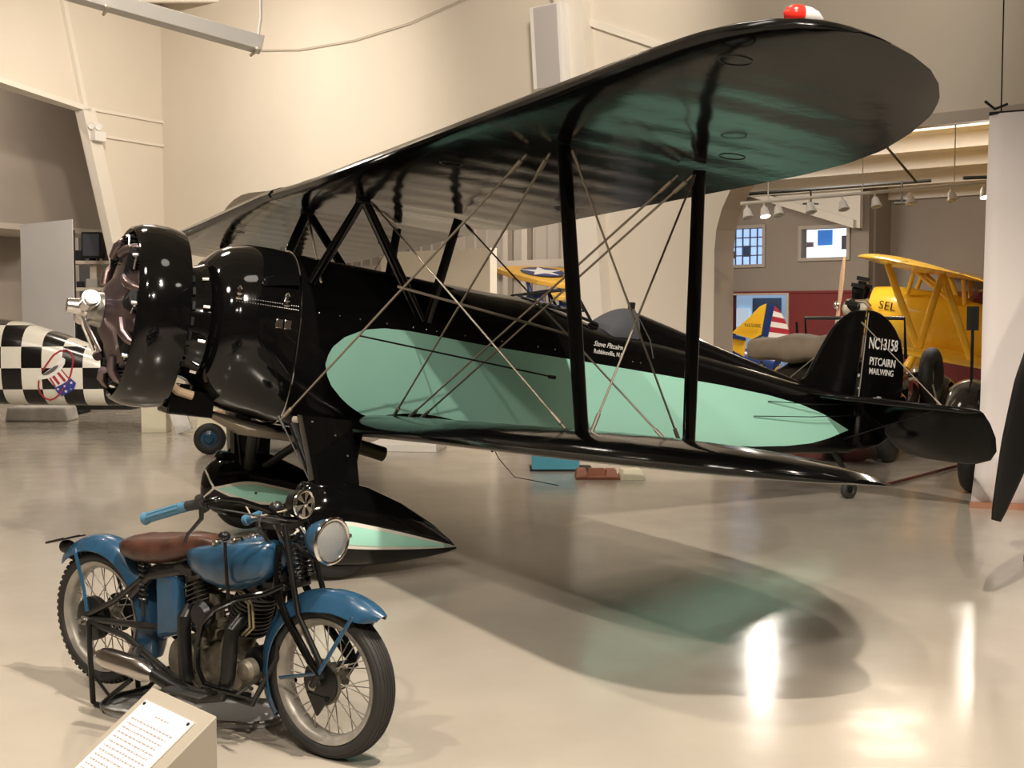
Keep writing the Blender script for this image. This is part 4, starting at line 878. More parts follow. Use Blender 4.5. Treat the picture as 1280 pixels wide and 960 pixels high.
# headlamp
lc = V(1.35, .045, .838); ld = V(1, .06, -.05).normalized()
MB().lathe([(-.115, .012), (-.105, .035), (-.08, .058), (-.04, .076), (.0, .083)], lc, ld, 32).build('headlamp_shell', blue_paint, BK, smooth=60)
MB().torus(lc + ld * .004, ld, .083, .008, 40, 8).build('headlamp_rim', chrome, BK)
MB().lathe([(-.05, .005), (-.045, .03), (-.03, .055), (-.008, .076)], lc, ld, 32, caps=False).build('headlamp_reflector', mat('mirror_reflector', (.86, .80, .66), .38, .35), BK)
MB().sphere(lc - ld * .02, .012, 10, 6).build('bulb', mat('bulb_glass', (.9, .8, .5), .1), BK)
MB().lathe([(.0, .080), (.006, .070), (.014, .045), (.018, .018), (.0185, .002)], lc, ld, 32).build('headlamp_lens', mat('headlamp_glass', (.95, .92, .82), .12, alpha=.25, bump=.1, bscale=60), BK)
MB().tube([(1.16, .03, .80), (1.22, .035, .77), (1.30, .04, .755)], .010, 8).tube([(1.18, .03, .87), (1.21, .03, .84), (1.24, .04, .79), (1.26, .04, .76)], .008, 8).build('headlamp_bracket', satin_black, BK)
# drip tray under the engine
dt = thing('drip_tray', 'shallow grey oval metal tray lying under the motorcycle engine', 'tray', (-1.33, 5.10, 0), R(-14))
grey_m = mat('tray_grey', (.50, .50, .50), .4)
ov = [V(.40 * math.copysign(abs(math.cos(a)) ** .6, math.cos(a)), .16 * math.copysign(abs(math.sin(a)) ** .6, math.sin(a)), 0) for a in [2 * PI * k / 40 for k in range(40)]]
MB().plate([p + V(0, 0, .006) for p in ov], .008).build('tray_floor', grey_m, dt); MB().tube([p * 1.03 + V(0, 0, .028) for p in ov], .007, 8, closed=True).build('tray_rim', steel, dt)
mb = MB(); n_ = len(ov); mb.add([p + V(0, 0, .004) for p in ov] + [p * 1.03 + V(0, 0, .028) for p in ov], [(k, (k + 1) % n_, n_ + (k + 1) % n_, n_ + k) for k in range(n_)]); mb.build('tray_wall', grey_m, dt)
# ================================================================== INFORMATION STAND
stand_m = mat('stand_putty', (.36, .32, .255), .55)
P1, P2 = V(-1.045, 3.52, 0), V(-.795, 3.26, 0); dn = V(-.72, -.69, 0).normalized(); L_ = .62; zt, zd = .60, .42
tp = [P1 + UPZ * zt, P2 + UPZ * zt, P2 + dn * L_ + UPZ * (zt - zd), P1 + dn * L_ + UPZ * (zt - zd)]; bt_ = [V(p.x, p.y, 0) for p in tp]
isd = thing('information_stand', 'putty coloured lectern with a sloping top beside the motorcycle', 'stand', tuple((P1 + P2) / 2 + dn * .3)); io = V(isd.location); OFFS[isd.name] = io
MB().hexa(bt_, tp).build('body', stand_m, isd, smooth=0, bevel=.003)
ex = (P2 - P1).normalized(); ey = (tp[3] - tp[0]).normalized(); en = ex.cross(ey).normalized(); en = en if en.z > 0 else -en
pw = (P2 - P1).length; o0 = tp[0] + en * .004
def on(x, y, h=0): return o0 + ex * x + ey * y + en * h
pl = thing('information_card', 'white printed text panel screwed to the sloping top of the putty stand', 'sign', tuple(on(pw / 2, .3))); OFFS[pl.name] = V(pl.location)
x0, x1, y0, y1 = .040, pw - .050, .045, .66
MB().hexa([on(x0, y0, -.002), on(x1, y0, -.002), on(x1, y1, -.002), on(x0, y1, -.002)], [on(x0, y0, .003), on(x1, y0, .003), on(x1, y1, .003), on(x0, y1, .003)]).build('panel', mat('laminated_paper', (.84, .82, .80), .12), pl, smooth=0)
for x, y in ((x0 + .012, y0 + .012), (x1 - .012, y0 + .012)): MB().cyl(on(x, y, .003), on(x, y, .006), .005, n=10).build('screw', dull_black, pl)
ink = mat('grey_ink', (.36, .32, .32), .6); mb = MB(); random.seed(3)
for r_ in range(32):
    y = y0 + .045 + r_ * .0165; x = x0 + .016
    end = x1 - .02 - random.random() * .02
    if r_ == 0: x = (x0 + x1) / 2 - .03; end = (x0 + x1) / 2 + .05; y = y0 + .03
    while x < end: l = random.uniform(.006, .02); mb.add([on(x, y, .0035), on(min(x + l, end), y, .0035), on(min(x + l, end), y + .0052, .0035), on(x, y + .0052, .0035)], [(0, 1, 2, 3)]); x += l + .004
stuff(mb.build('printed_text', ink, pl, smooth=0))
# ================================================================== THINGS AROUND
def W(name, label, cat, loc, group=None, rz=0):
    t = thing(name, label, cat, loc, rz, group)
    if rz == 0: OFFS[t.name] = V(loc)
    return t
# ---- hanging white beam with two rope yokes
B0, B1 = V(-6.35, 12.9, 5.47), V(-2.80, 14.0, 4.66)
hb = W('hanging_beam', 'long white beam hung on ropes from the ceiling at top left', 'beam', B0)
bd = (B1 - B0).normalized(); bx = bd.cross(UPZ).normalized(); bu = bx.cross(bd)
def bm_(t, x, u): return B0.lerp(B1, t) + bx * x + bu * u
MB().hexa([bm_(0, -.14, -.08), bm_(0, .14, -.08), bm_(0, .14, .08), bm_(0, -.14, .08)], [bm_(1, -.14, -.08), bm_(1, .14, -.08), bm_(1, .14, .08), bm_(1, -.14, .08)]).build('beam_body', white_paint, hb, bevel=.006, smooth=0)
rope = mat('white_rope', (.88, .87, .84), .6)
for t_ in (.56, .985):
    p = bm_(t_, 0, -.09); q = bm_(t_, 0, .22); rod = MB().cyl(p - bx * .20 + V(-.03, 0, 0), p + bx * .20 + V(.03, 0, 0), .018, n=10).build('rod', mat('rod_cream', (.8, .74, .6), .5), hb)
    MB().cyl(q + UPZ * .05, V(q.x, q.y, CEIL - .02), .014, n=8).tube([p - bx * .14, q + UPZ * .06, p + bx * .14], .013, 8).build('rope', rope, hb)
# ---- emergency light on the left column
el = W('emergency_light', 'twin-lamp emergency light box fixed on the left tapered column', 'lamp', wl(1.95, 5.0, -.2))
MB().hexa([wl(2.08, 4.98, -.30), wl(1.80, 4.98, -.30), wl(1.80, 5.17, -.30), wl(2.08, 5.17, -.30)], [wl(2.08, 4.98, -.14), wl(1.80, 4.98, -.14), wl(1.80, 5.17, -.14), wl(2.08, 5.17, -.14)]).build('housing', white_paint, el, bevel=.01, smooth=0)
for s_ in (2.12, 1.93): q = wl(s_, 5.26, -.24); MB().lathe([(-.08, .02), (-.05, .05), (0, .065)], q, V(.2, -1, -.2), 16).torus(q, V(.2, -1, -.2), .06, .01, 20, 6).build('lamp_head', white_paint, el)
# ---- grey panel on the back wall by the right column
sp = W('wall_speaker', 'tall white and grey panel speaker high on the back wall beside the column', 'speaker', wb(10.62, 4.9, -.25))
def tl(s, z): return .12 + s + (z - 5.6) * -.07
q0 = [(10.38, 5.0), (10.98, 5.0), (10.98, 6.22), (10.38, 6.22)]
MB().hexa([wb(tl(s, z), z, -.38) for s, z in q0], [wb(tl(s, z), z, -.04) for s, z in q0]).build('cabinet', white_paint, sp, smooth=0, bevel=.01)
MB().hexa([wb(tl(s * 1 + (.09 if s < 10.6 else -.07), z), z * 1 + (.0 if z < 5.5 else -.04), -.395) for s, z in q0], [wb(tl(s + (.09 if s < 10.6 else -.07), z), z, -.37) for s, z in q0]).build('grille', mat('speaker_grey', (.46, .43, .42), .7), sp, smooth=0)
# ---- store area at the left: upper wall, recess with shelves
struct(MB().hexa([wl(-1, 3.45, 2.6), wl(9, 3.45, 2.6), wl(9, CEIL, 2.6), wl(-1, CEIL, 2.6)], [wl(-1, 3.45, 2.8), wl(9, 3.45, 2.8), wl(9, CEIL, 2.8), wl(-1, CEIL, 2.8)]).build('wall_store_upper', taupe, smooth=0))
struct(MB().hexa([wl(-1, 3.38, 2.5), wl(9, 3.38, 2.5), wl(9, 3.50, 2.5), wl(-1, 3.50, 2.5)], [wl(-1, 3.38, 5), wl(9, 3.38, 5), wl(9, 3.50, 5), wl(-1, 3.50, 5)]).build('trim_store_soffit', jamb_paint, smooth=0))
struct(MB().hexa([wl(-2, 0, 4.8), wl(10, 0, 4.8), wl(10, 3.5, 4.8), wl(-2, 3.5, 4.8)], [wl(-2, 0, 5), wl(10, 0, 5), wl(10, 3.5, 5), wl(-2, 3.5, 5)]).build('wall_store_back', taupe, smooth=0))
area(wl(4, 6.8, 0.9), wl(4, 5, 2.6), 90, .6, WARM2); area(wl(2.5, 3.3, 3.6), wl(2.5, 0, 3.6), 40, .8, WARM2)  # unseen fill lamps added to brighten the store wall and recess
def dp(px, py, Y):   # a point of the room, given as view angles and distance
    x = (px - 640) / FPX; y = -(py - 480) / FPX; d = V(x, math.cos(PITCH) + y * math.sin(PITCH), y * math.cos(PITCH) - math.sin(PITCH)); return V(0, 0, CAMH) + d * (Y / d.y)
sh = W('storage_rack', 'cream storage rack with cluttered shelves behind the left opening', 'shelf', (-9.2, 26.6, 0))
rackm = mat('rack_cream', (.50, .44, .36), .7)
for x in (-9.7, -8.95, -8.2): MB().box((x, 26.6, 1.7), (.14, .35, 3.4)).build('post', rackm, sh, smooth=0)
for z in (1.5, 2.15, 2.72): MB().box((-8.95, 26.6, z), (1.75, .6, .07)).build('shelf', rackm, sh, smooth=0)
random.seed(5)
clm = [dull_black, mat('clutter_brown', (.16, .11, .08), .7), mat('clutter_grey', (.34, .32, .30), .6)]
names_ = [('carton', 'carton'), ('tin_can', 'can'), ('tool_box', 'box')]
for z in (2.755, 2.185, 1.535):
    for k in range(5):
        x = -9.6 + k * .30 + random.uniform(0, .06); w_ = random.uniform(.12, .24); h_ = random.uniform(.10, .26); i = random.randrange(3)
        side = ('top shelf', 'middle shelf', 'bottom shelf')[(2.755, 2.185, 1.535).index(z)]; pos = ('far left', 'left', 'middle', 'right', 'far right')[k]
        nm_, ct_ = names_[i]; col_ = ('black', 'brown', 'grey')[i]
        if i == 1: o = MB().lathe([(0, w_ / 2), (h_ * .9, w_ / 2), (h_, w_ / 2.6)], (x, 26.5, z), (0, 0, 1), 14).build(nm_, clm[i])
        else: o = MB().box((x, 26.5, z + h_ / 2), (w_, .25, h_), Matrix.Rotation(random.uniform(-.3, .3), 3, 'Z')).build(nm_, clm[i], bevel=.01, smooth=0)
        tag(o, '%s %s at the %s of the cream rack %s' % (col_, ct_, pos, side), ct_, 'clutter on the storage rack')
bc = W('wall_cabinet', 'black cabinet standing in the dark recess above the cream rack', 'cabinet', (-8.95, 26.5, 2.79))
MB().box((-8.9, 26.35, 3.08), (.42, .35, .55)).build('case', dull_black, bc, bevel=.02); MB().box((-8.9, 26.17, 3.08), (.34, .02, .46)).build('front', mat('cabinet_slate', (.05, .06, .075), .4), bc, smooth=0)
eb = W('equipment_case', 'large plain black crate between the white banner and the black biplane nose', 'crate', (-7.15, 21.4, 0))
MB().box((-7.15, 21.4, .82), (1.3, .7, 1.64)).build('body', dull_black, eb, bevel=.02, smooth=0); MB().box((-7.15, 21.4, 1.66), (1.34, .74, .05)).build('lid', satin_black, eb, smooth=0)
# white banner at left
bn = W('banner', 'plain pale grey banner panel standing behind the checkered fuselage', 'banner', (-7.5, 20.3, 0))
A_, B_ = dp(25, 281, 20.4), dp(90, 274, 20.0)
MB().hexa([V(A_.x, A_.y, .25), V(B_.x, B_.y, .25), B_, A_], [V(A_.x, A_.y + .04, .25), V(B_.x, B_.y + .04, .25), B_ + V(0, .04, 0), A_ + V(0, .04, 0)]).build('sheet', mat('banner_grey', (.62, .60, .60), .55, noise=.06, nscale=1.5), bn, smooth=0)
MB().cyl(V(A_.x, A_.y + .06, .02), V(A_.x, A_.y + .06, 3.0), .02).cyl(V(B_.x, B_.y + .06, .02), V(B_.x, B_.y + .06, 3.0), .02).box(((A_.x + B_.x) / 2, A_.y - .1, .02), (1.1, .5, .04)).build('support', dull_black, bn)
# ---- checkered fuselage
def checker_mat():
    m = bpy.data.materials.new('black_white_checks'); m.use_nodes = True; nt = m.node_tree; b = nt.nodes['Principled BSDF']
    tc = nt.nodes.new('ShaderNodeTexCoord'); mp = nt.nodes.new('ShaderNodeMapping'); ck = nt.nodes.new('ShaderNodeTexChecker')
    mp.inputs['Location'].default_value = (CKX, .5, CKZ); mp.inputs['Scale'].default_value = (1 / .272, 0, 1 / .298)
    ck.inputs['Scale'].default_value = 1; ck.inputs[1].default_value = (.82, .79, .70, 1); ck.inputs[2].default_value = (.008, .008, .008, 1)
    nt.links.new(tc.outputs['Object'], mp.inputs[0]); nt.links.new(mp.outputs[0], ck.inputs[0]); nt.links.new(ck.outputs[0], b.inputs['Base Color'])
    b.inputs['Roughness'].default_value = .2; b.inputs['Coat Weight'].default_value = .3; return m
CKX, CKZ = .83, .0
YC = 17.6
ck = thing('checkered_fuselage', 'black and white checkered aircraft fuselage with a hat emblem at far left', 'airplane', (-7.4, YC, 0), R(-1.5)); OFFS.pop(ck.name, None)
CS = [(-2.6, 1.72, .30), (0.0, 1.585, .36), (.45, 1.53, .355), (1.0, 1.36, .35), (1.6, 1.13, .345), (1.95, .98, .345), (2.25, .80, .345), (2.5, .60, .36), (2.62, .48, .40)]
rg = []
for x in frange(-2.6, 2.62, 60):
    t, b = interp(CS, x); c, h = (t + b) / 2, (t - b) / 2; hw = h * .85
    rg.append([V(x, hw * math.copysign(abs(math.cos(a)) ** .7, math.cos(a)), c + h * math.copysign(abs(math.sin(a)) ** .7, math.sin(a))) for a in [2 * PI * k / 40 for k in range(40)]])
MB().rings(rg).build('fuselage_skin', checker_mat(), ck, smooth=50)
def ckf(x, z, o=.006):
    t, b = interp(CS, x); c, h = (t + b) / 2, (t - b) / 2; s_ = min(1, abs(z - c) / h) ** (1 / .7); return V(x, -(h * .85 * max(0, 1 - s_ ** 2) ** .35) - o, z)
# emblem : red hoop with a striped, starred top hat falling through it   (e: emblem axes)
ec = (1.05, .79); red_m = mat('emblem_red', (.42, .03, .05), .4); blu_m = mat('emblem_blue', (.03, .05, .30), .4); wht_m = mat('emblem_white', (.85, .83, .8), .4)
def pxe(x, y): return ckf(ec[0] + (x - 330) * .000885, ec[1] - (y - 420) * .000885)      # emblem drawing grid
hoop_ = [(140, 340), (210, 230), (300, 100), (390, 35), (480, 20), (550, 60), (592, 150), (590, 260), (560, 400), (520, 510), (450, 610), (370, 720), (280, 785), (190, 815), (120, 780), (75, 700), (62, 600), (75, 500)]
def eo(x, y, o): p = pxe(x, y); return p + V(0, -o, 0)
MB().tube([eo(x, y, .004) for x, y in hoop_], .012, 6).build('emblem_hoop', red_m, ck)
MB().plate([eo(x, y, .006) for x, y in ((60, 440), (160, 385), (260, 310), (340, 240), (410, 155), (450, 138), (480, 170), (475, 230), (420, 330), (330, 400), (230, 460), (130, 480), (65, 470))], .006).build('hat_brim', wht_m, ck, smooth=0)
MB().plate([eo(x, y, .012) for x, y in ((140, 400), (230, 345), (310, 280), (375, 250), (370, 290), (300, 360), (220, 405), (150, 418))], .003).build('hat_opening', mat('emblem_grey', (.12, .11, .12), .5), ck, smooth=0)
MB().plate([eo(x, y, .008) for x, y in ((210, 465), (330, 395), (415, 325), (550, 470), (460, 540), (320, 610))], .004).build('hat_crown', wht_m, ck, smooth=0)
for a, b, c_, d in (((235, 460), (262, 452), (335, 590), (315, 605)), ((280, 440), (318, 415), (400, 545), (370, 570)), ((355, 385), (385, 362), (490, 495), (460, 525)), ((415, 330), (428, 325), (545, 465), (528, 480))): MB().plate([eo(*p, .012) for p in (a, b, c_, d)], .003).build('hat_stripe', red_m, ck, smooth=0)
MB().plate([eo(x, y, .012) for x, y in ((305, 615), (430, 560), (560, 465), (640, 540), (600, 640), (480, 720), (400, 750), (345, 700))], .004).build('hat_band', blu_m, ck, smooth=0)
for x, y, r_ in ((362, 635, 24), (478, 672, 28), (465, 590, 20), (570, 535, 26), (558, 635, 14)):
    MB().plate([eo(x + (r_ if k % 2 == 0 else r_ * .45) * math.sin(2 * PI * k / 10), y - (r_ if k % 2 == 0 else r_ * .45) * math.cos(2 * PI * k / 10), .018) for k in range(10)], .003).build('hat_star', wht_m, ck, smooth=0)
# support blocks beneath
wsup = mat('support_white', (.66, .64, .61), .7, noise=.35, nscale=5); blockm = mat('block_cream', (.60, .56, .42), .7)
def block(name, label, cat, c, d, m, rz=0, bev=.006, tap=1.0, group=None):
    o = MB().box((0, 0, d[2] / 2), d, None, tap).build(name, m, bevel=bev, smooth=0); o.location = c; o.rotation_euler = (0, 0, rz); return tag(o, label, cat, group)
block('padded_block', 'low scuffed white padded block on the floor below the checkered fuselage', 'block', (-7.25, 18.95, 0), (.98, .5, .22), wsup, .0, .03, .92)
block('support_block', 'cream upright support block below the dark engine ring', 'block', (-4.98, 17.2, 0), (.34, .34, .42), blockm, .05)
lb = block('leaning_slab', 'grey stone-like slab leaning between the two cream support blocks', 'slab', (-4.60, 16.95, -.004), (.22, .14, .50), wsup, .1, .01); lb.rotation_euler = (R(0), R(-18), .1); lb.location = (-4.52, 16.95, .025)
block('support_block', 'cream low wedge block right of the leaning slab', 'block', (-4.05, 17.1, 0), (.62, .4, .30), blockm, .0, .006, .86)
# dolly with a blue wheel and plank
dy = W('wheeled_dolly', 'low wooden trolley with a blue-hubbed rubber wheel behind the biplane gear', 'trolley', (-3.0, 14.6, 0))
MB().torus((-3.56, 14.45, .185), (.15, -1, 0), .13, .058, 36, 12).build('tyre', rubber, dy)
MB().lathe([(-.05, .10), (-.03, .115), (0, .10), (.01, .06), (.03, .045), (.035, .0)], (-3.56, 14.40, .185), (.15, -1, 0), 24).build('wheel_disc', blue_paint, dy)
MB().box((-2.85, 14.6, .40), (1.4, .34, .06), Matrix.Rotation(.10, 3, 'Y')).build('plank', wood, dy, smooth=0, bevel=.005)
MB().box((-2.72, 14.8, .20), (1.3, .5, .05)).build('deck', dull_black, dy, smooth=0); MB().tube([(-3.5, 14.5, .19), (-2.9, 14.6, .19), (-2.15, 14.6, .19)], .025, 8).build('axle_bar', white_paint, dy)
MB().tube([(-3.15, 14.5, .22), (-3.1, 14.5, .36), (-3.0, 14.5, .22), (-2.95, 14.5, .36)], .008, 6).build('spring_wire', wire_steel, dy)
MB().torus((-2.25, 14.85, .15), (0, 1, 0), .10, .05, 24, 8).build('tyre', rubber, dy)
# things on the floor under the wing
block('foam_sheet', 'flat white foam slab lying on the floor right of the exhaust pipe', 'slab', (-1.28, 15.0, 0), (.85, .6, .09), mat('foam_white', (.80, .77, .72), .7), -.15)
bb = W('blue_crate', 'flat light blue crate on the floor beneath the near wing', 'crate', (.50, 13.0, 0))
MB().box((.46, 13.05, .13), (.50, .30, .22)).build('body', mat('crate_blue', (.08, .33, .45), .4), bb, smooth=0, bevel=.006); MB().box((.52, 13.1, .010), (.66, .40, .02)).build('base', dull_black, bb, smooth=0)
wc = W('wheel_chock', 'red-brown wooden chock tray between the blue crate and the cream wedge', 'chock', (.86, 12.4, 0)); chm = mat('chock_brown', (.25, .09, .05), .6)
MB().box((.86, 12.4, .012), (.44, .30, .024)).build('base', chm, wc, smooth=0)
for x, y, w_, d_ in ((.70, 12.42, .12, .22), (1.00, 12.40, .12, .22), (.86, 12.48, .20, .05)): MB().box((x, y, .055), (w_, d_, .075), None, .8).build('rail', chm, wc, smooth=0, bevel=.004)
block('wedge_block', 'small cream wedge block beside the brown wooden chock', 'block', (1.20, 12.35, 0), (.24, .28, .10), mat('wedge_cream', (.72, .68, .52), .7), .1, .005, .8)
# tow bar
tb = MB().cyl((3.62, 11.75, .03), (4.75, 13.1, .03), .017, n=10); tag(tb.build('tow_bar', mat('dark_red_bar', (.10, .02, .015), .25)), 'thin dark red bar on the floor from the wing tip to the black tyre', 'bar')
# ---- right banner with wooden batten
rb = W('banner', 'tall white paper banner hanging at the right edge with a wooden batten', 'banner', (4.0, 10.5, 0))
rows = []
for z, x0_, y0_ in ((3.36, 4.06, 10.6), (2.6, 4.055, 10.6), (1.6, 4.05, 10.6), (1.0, 4.045, 10.59), (.6, 4.03, 10.58), (.3, 3.99, 10.56), (.05, 3.95, 10.53)):
    rows.append([V(x0_ + 1.6 * t + .0, y0_ - .50 * t + .025 * math.sin(t * 9 + z), z + (.05 * t if z > 3 else 0)) for t in frange(0, 1, 14)])
mb = MB(); mb.grid(lambda a, b: rows[min(6, round(a * 6))][min(14, round(b * 14))], 6, 14)
o = mb.build('sheet', paper, rb, smooth=80); md = o.modifiers.new('thick', 'SOLIDIFY'); md.thickness = .004
MB().box((4.73, 10.28, .025), (1.66, .06, .05), Matrix.Rotation(-.303, 3, 'Z')).build('batten', mat('batten_wood', (.36, .17, .10), .5), rb, smooth=0)
MB().cyl((4.06, 10.6, 3.36), (5.66, 10.1, 3.41), .018).cyl((4.15, 10.57, 3.37), (4.15, 10.57, CEIL), .006, n=6).cyl((5.5, 10.15, 3.4), (5.5, 10.15, CEIL), .006, n=6).build('top_rail', dull_black, rb)
MB().tube([(4.02, 10.6, 3.47), (4.10, 10.58, 3.40), (4.2, 10.56, 3.44)], .012, 6).build('bracket', dull_black, rb)
# ---- black propeller at the right edge
pp = W('propeller', 'long black propeller blade pointing down in front of the right banner', 'propeller', (3.25, 7.0, 0))
def blade(mb, c, d, L, n=26):
    d = V(d).normalized(); sx = d.cross(V(0, 1, 0)).normalized(); rg = []
    for i in range(n + 1):
        t = i / n; w_ = interp([(0, .075), (.12, .085), (.25, .14), (.45, .15), (.7, .11), (.9, .06), (.97, .042), (1, .03)], t)[0]; th = lerp(.07, .012, t ** .5); tw = lerp(.45, .1, t)
        a1 = sx * math.cos(tw) + V(0, 1, 0) * math.sin(tw); a2 = d.cross(a1)
        rg.append([c + d * (L * t) + a1 * (w_ * math.cos(a)) + a2 * (th * math.sin(a)) for a in [2 * PI * k / 16 for k in range(16)]])
    mb.rings(rg); return mb
pc = V(3.15, 7.0, 1.90); pdir = V(2.78 - 3.15, 0, .515 - 1.90)
blade(MB(), pc, pdir, 1.46).build('blade', satin_black, pp, smooth=60); blade(MB(), pc, -pdir, 1.46).build('blade', satin_black, pp, smooth=60)
MB().lathe([(-.08, .05), (-.06, .13), (.10, .13), (.14, .08)], pc, (0, 1, 0), 24).build('hub', satin_black, pp)
MB().cyl(pc + V(0, .1, 0), pc + V(.55, .9, 0), .09).cyl(pc + V(.55, .9, 0), (3.81, 7.9, .02), .07).box((3.81, 7.9, .02), (.7, .7, .04)).build('mounting_post', dull_black, pp)
# ================================================================== BACKGROUND AIRCRAFT
def craft(name, label, cat, O, yaw, th, off):
    a = V(math.cos(yaw) * math.cos(th), math.sin(yaw) * math.cos(th), -math.sin(th)); p = V(math.sin(yaw), -math.cos(yaw), 0); u = V(math.cos(yaw) * math.sin(th), math.sin(yaw) * math.sin(th), math.cos(th))
    rm = Matrix((a, -p, u)).transposed(); off = V(off)
    t = thing(name, label, cat, mtx=Matrix.Translation(V(O) + rm @ off) @ rm.to_4x4(), off=off); FLIP.add(t.name); return t
def simple_wing(t, u0, u1, span, w0, dih, th, name, m, part_tip=.8, sg=(1, -1), root=.3):
    for s_ in sg:
        rg = []
        for v in frange(root, span - part_tip, 6) + [span - part_tip * k for k in (.8, .6, .4, .25, .12, .04, .0)]:
            k = 1 if v < span - part_tip else math.sqrt(max(0, 1 - ((v - span + part_tip) / part_tip) ** 2)); c = (u0 + u1) / 2; hc = (u1 - u0) / 2 * max(.12, k)
            rg.append(foil(c - hc, c + hc * .96, s_ * v, w0 + dih * v, th))
        MB().rings(rg).build(name, m, t, smooth=50)
# -- yellow open-cockpit biplane
YB = craft('biplane', 'bright yellow open-cockpit biplane parked behind the old cars at right', 'airplane', (5.85, 22.0, 1.78), R(-27), R(11), (1.3, 0, -1.62))
FY = [(.55, .42, .45, -.42), (.9, .46, .52, -.48), (1.6, .46, .55, -.55), (2.6, .45, .52, -.58), (3.6, .42, .46, -.55), (5.0, .30, .36, -.44), (6.8, .10, .20, -.22)]
MB().rings([[V(u, h * math.copysign(abs(math.cos(a)) ** .75, math.cos(a)), (t_ + b_) / 2 + (t_ - b_) / 2 * math.copysign(abs(math.sin(a)) ** .8, math.sin(a))) for a in [2 * PI * k / 28 for k in range(28)]] for u, (h, t_, b_) in [(u, interp(FY, u)) for u in frange(.55, 6.8, 40)]]).build('fuselage', yellow, YB, smooth=60)
simple_wing(YB, .95, 2.45, 4.75, .83, .015, .10, 'upper_wing', yellow, root=.45); MB().rings([foil(.95, 2.25, v, .84, .10) for v in (-.45, 0, .45)]).build('center_section', yellow, YB, smooth=50)
simple_wing(YB, 1.65, 3.1, 4.5, -.46, .03, .10, 'lower_wing', yellow)
wt = mat('walkway_grey', (.35, .36, .36), .6)
for s_ in (1, -1):
    MB().box((1.72, s_ * 2.7, .93), (.10, 4.0, .012), Matrix.Rotation(-s_ * .015 * 0, 3, 'X')).build('wing_seam', wt, YB, smooth=0)
    for a_, b_ in (((1.25, 3.3), (1.95, 3.3)), ((2.05, 3.3), (2.7, 3.3)), ((2.05, 3.3), (1.95, 3.3))): strut((a_[0], s_ * a_[1], .86), (b_[0], s_ * b_[1], -.30), .05, 'interplane_strut', .5, yellow, YB)
    for a_, b_ in (((1.2, .5), (1.15, .38)), ((1.2, .5), (1.9, .38)), ((2.0, .5), (2.1, .38))): strut((a_[0], s_ * a_[1], .83), (b_[0], s_ * b_[1], .42), .035, 'cabane_strut', .5, yellow, YB)
MB().box((2.55, 0, .50), (.75, .5, .10)).build('cockpit_opening', mat('cockpit_red', (.12, .02, .015), .5), YB, bevel=.04); MB().box((3.75, 0, .47), (.6, .46, .08)).build('cockpit_opening', MAT['cockpit_red'], YB, bevel=.04)
MB().plate([V(2.1, .25, .5), V(2.1, -.25, .5), V(2.28, -.18, .72), V(2.28, .18, .72)], .01).build('windscreen', mat('pale_glass', (.8, .85, .85), .05, trans=.8, ior=1.05), YB)
MB().plate([V(3.3, .25, .45), V(3.3, -.25, .45), V(3.45, -.18, .66), V(3.45, .18, .66)], .01).build('windscreen', MAT['pale_glass'], YB)
for k in range(9):
    a = 2 * PI * k / 9 + .17; d = V(0, math.cos(a), math.sin(a)); c = MB().cyl(V(.30, 0, 0) + d * .16, V(.30, 0, 0) + d * .50, .075, n=12)
    for j in range(6): c.cyl(V(.30, 0, 0) + d * (.26 + j * .04), V(.30, 0, 0) + d * (.268 + j * .04), .10, n=12)
    c.box(V(.30, 0, 0) + d * .54, (.22, .07, .07)); c.build('cylinder', satin_black, YB)
MB().lathe([(.05, .06), (.1, .15), (.35, .19), (.48, .22), (.55, .40), (.60, .42)], (0, 0, 0), (1, 0, 0), 28).build('crankcase', mat('case_cream', (.6, .56, .45), .35, .3), YB)
MB().tube([(.35, .5, .15), (.5, .52, .18), (.62, .50, .10)], .04, 10).build('exhaust_elbow', chrome, YB)
tanw = mat('propeller_tan', (.72, .48, .30), .3)
for s_ in (1, -1):
    pdv = V(0.0, .42 * s_, .91 * s_); rg = []
    for i in range(15):
        t = i / 14; w_ = interp([(0, .05), (.2, .09), (.6, .11), (.9, .06), (1, .015)], t)[0]; x_ = V(.5, .80, -.37).normalized(); y_ = V(.85, -.45, .2).normalized()
        rg.append([V(-.02, 0, 0) + pdv * (.95 * t) + x_ * (1.3 * w_ * math.cos(a)) + y_ * (.02 * math.sin(a)) for a in [2 * PI * k / 10 for k in range(10)]])
    MB().rings(rg).build('propeller_blade', tanw, YB, smooth=60)
MB().sphere((-.05, 0, 0), .08, 14, 8).build('propeller_hub', chrome, YB)
for s_ in (1, -1):
    MB().torus((1.25, s_ * .95, -1.40), (0, 1, 0), .20, .085, 28, 10).build('tyre', rubber, YB); strut((1.5, s_ * .35, -.5), (1.27, s_ * .85, -1.35), .07, 'gear_leg', .6, yellow, YB)
MB().plate([V(6.4, 0, .15), V(6.6, 0, .7), V(6.85, 0, .95), V(7.15, 0, .9), V(7.3, 0, .4), V(7.2, 0, -.2), V(6.7, 0, -.2)], .05).build('fin_and_rudder', yellow, YB)
simple_wing(YB, 6.2, 7.2, 1.7, .1, 0, .05, 'stabilizer', yellow, .5, root=.05)
MB().tube([(6.5, 0, -.2), (6.7, 0, -.33)], .03).torus((6.7, 0, -.42), (0, 1, 0), .08, .035, 20, 8).build('tail_wheel', rubber, YB)
text('lettering', 'SEL', .20, Matrix(((1, 0, 0, .88), (0, 0, -1, -.475), (0, 1, 0, .10), (0, 0, 0, 1))), dull_black, YB)
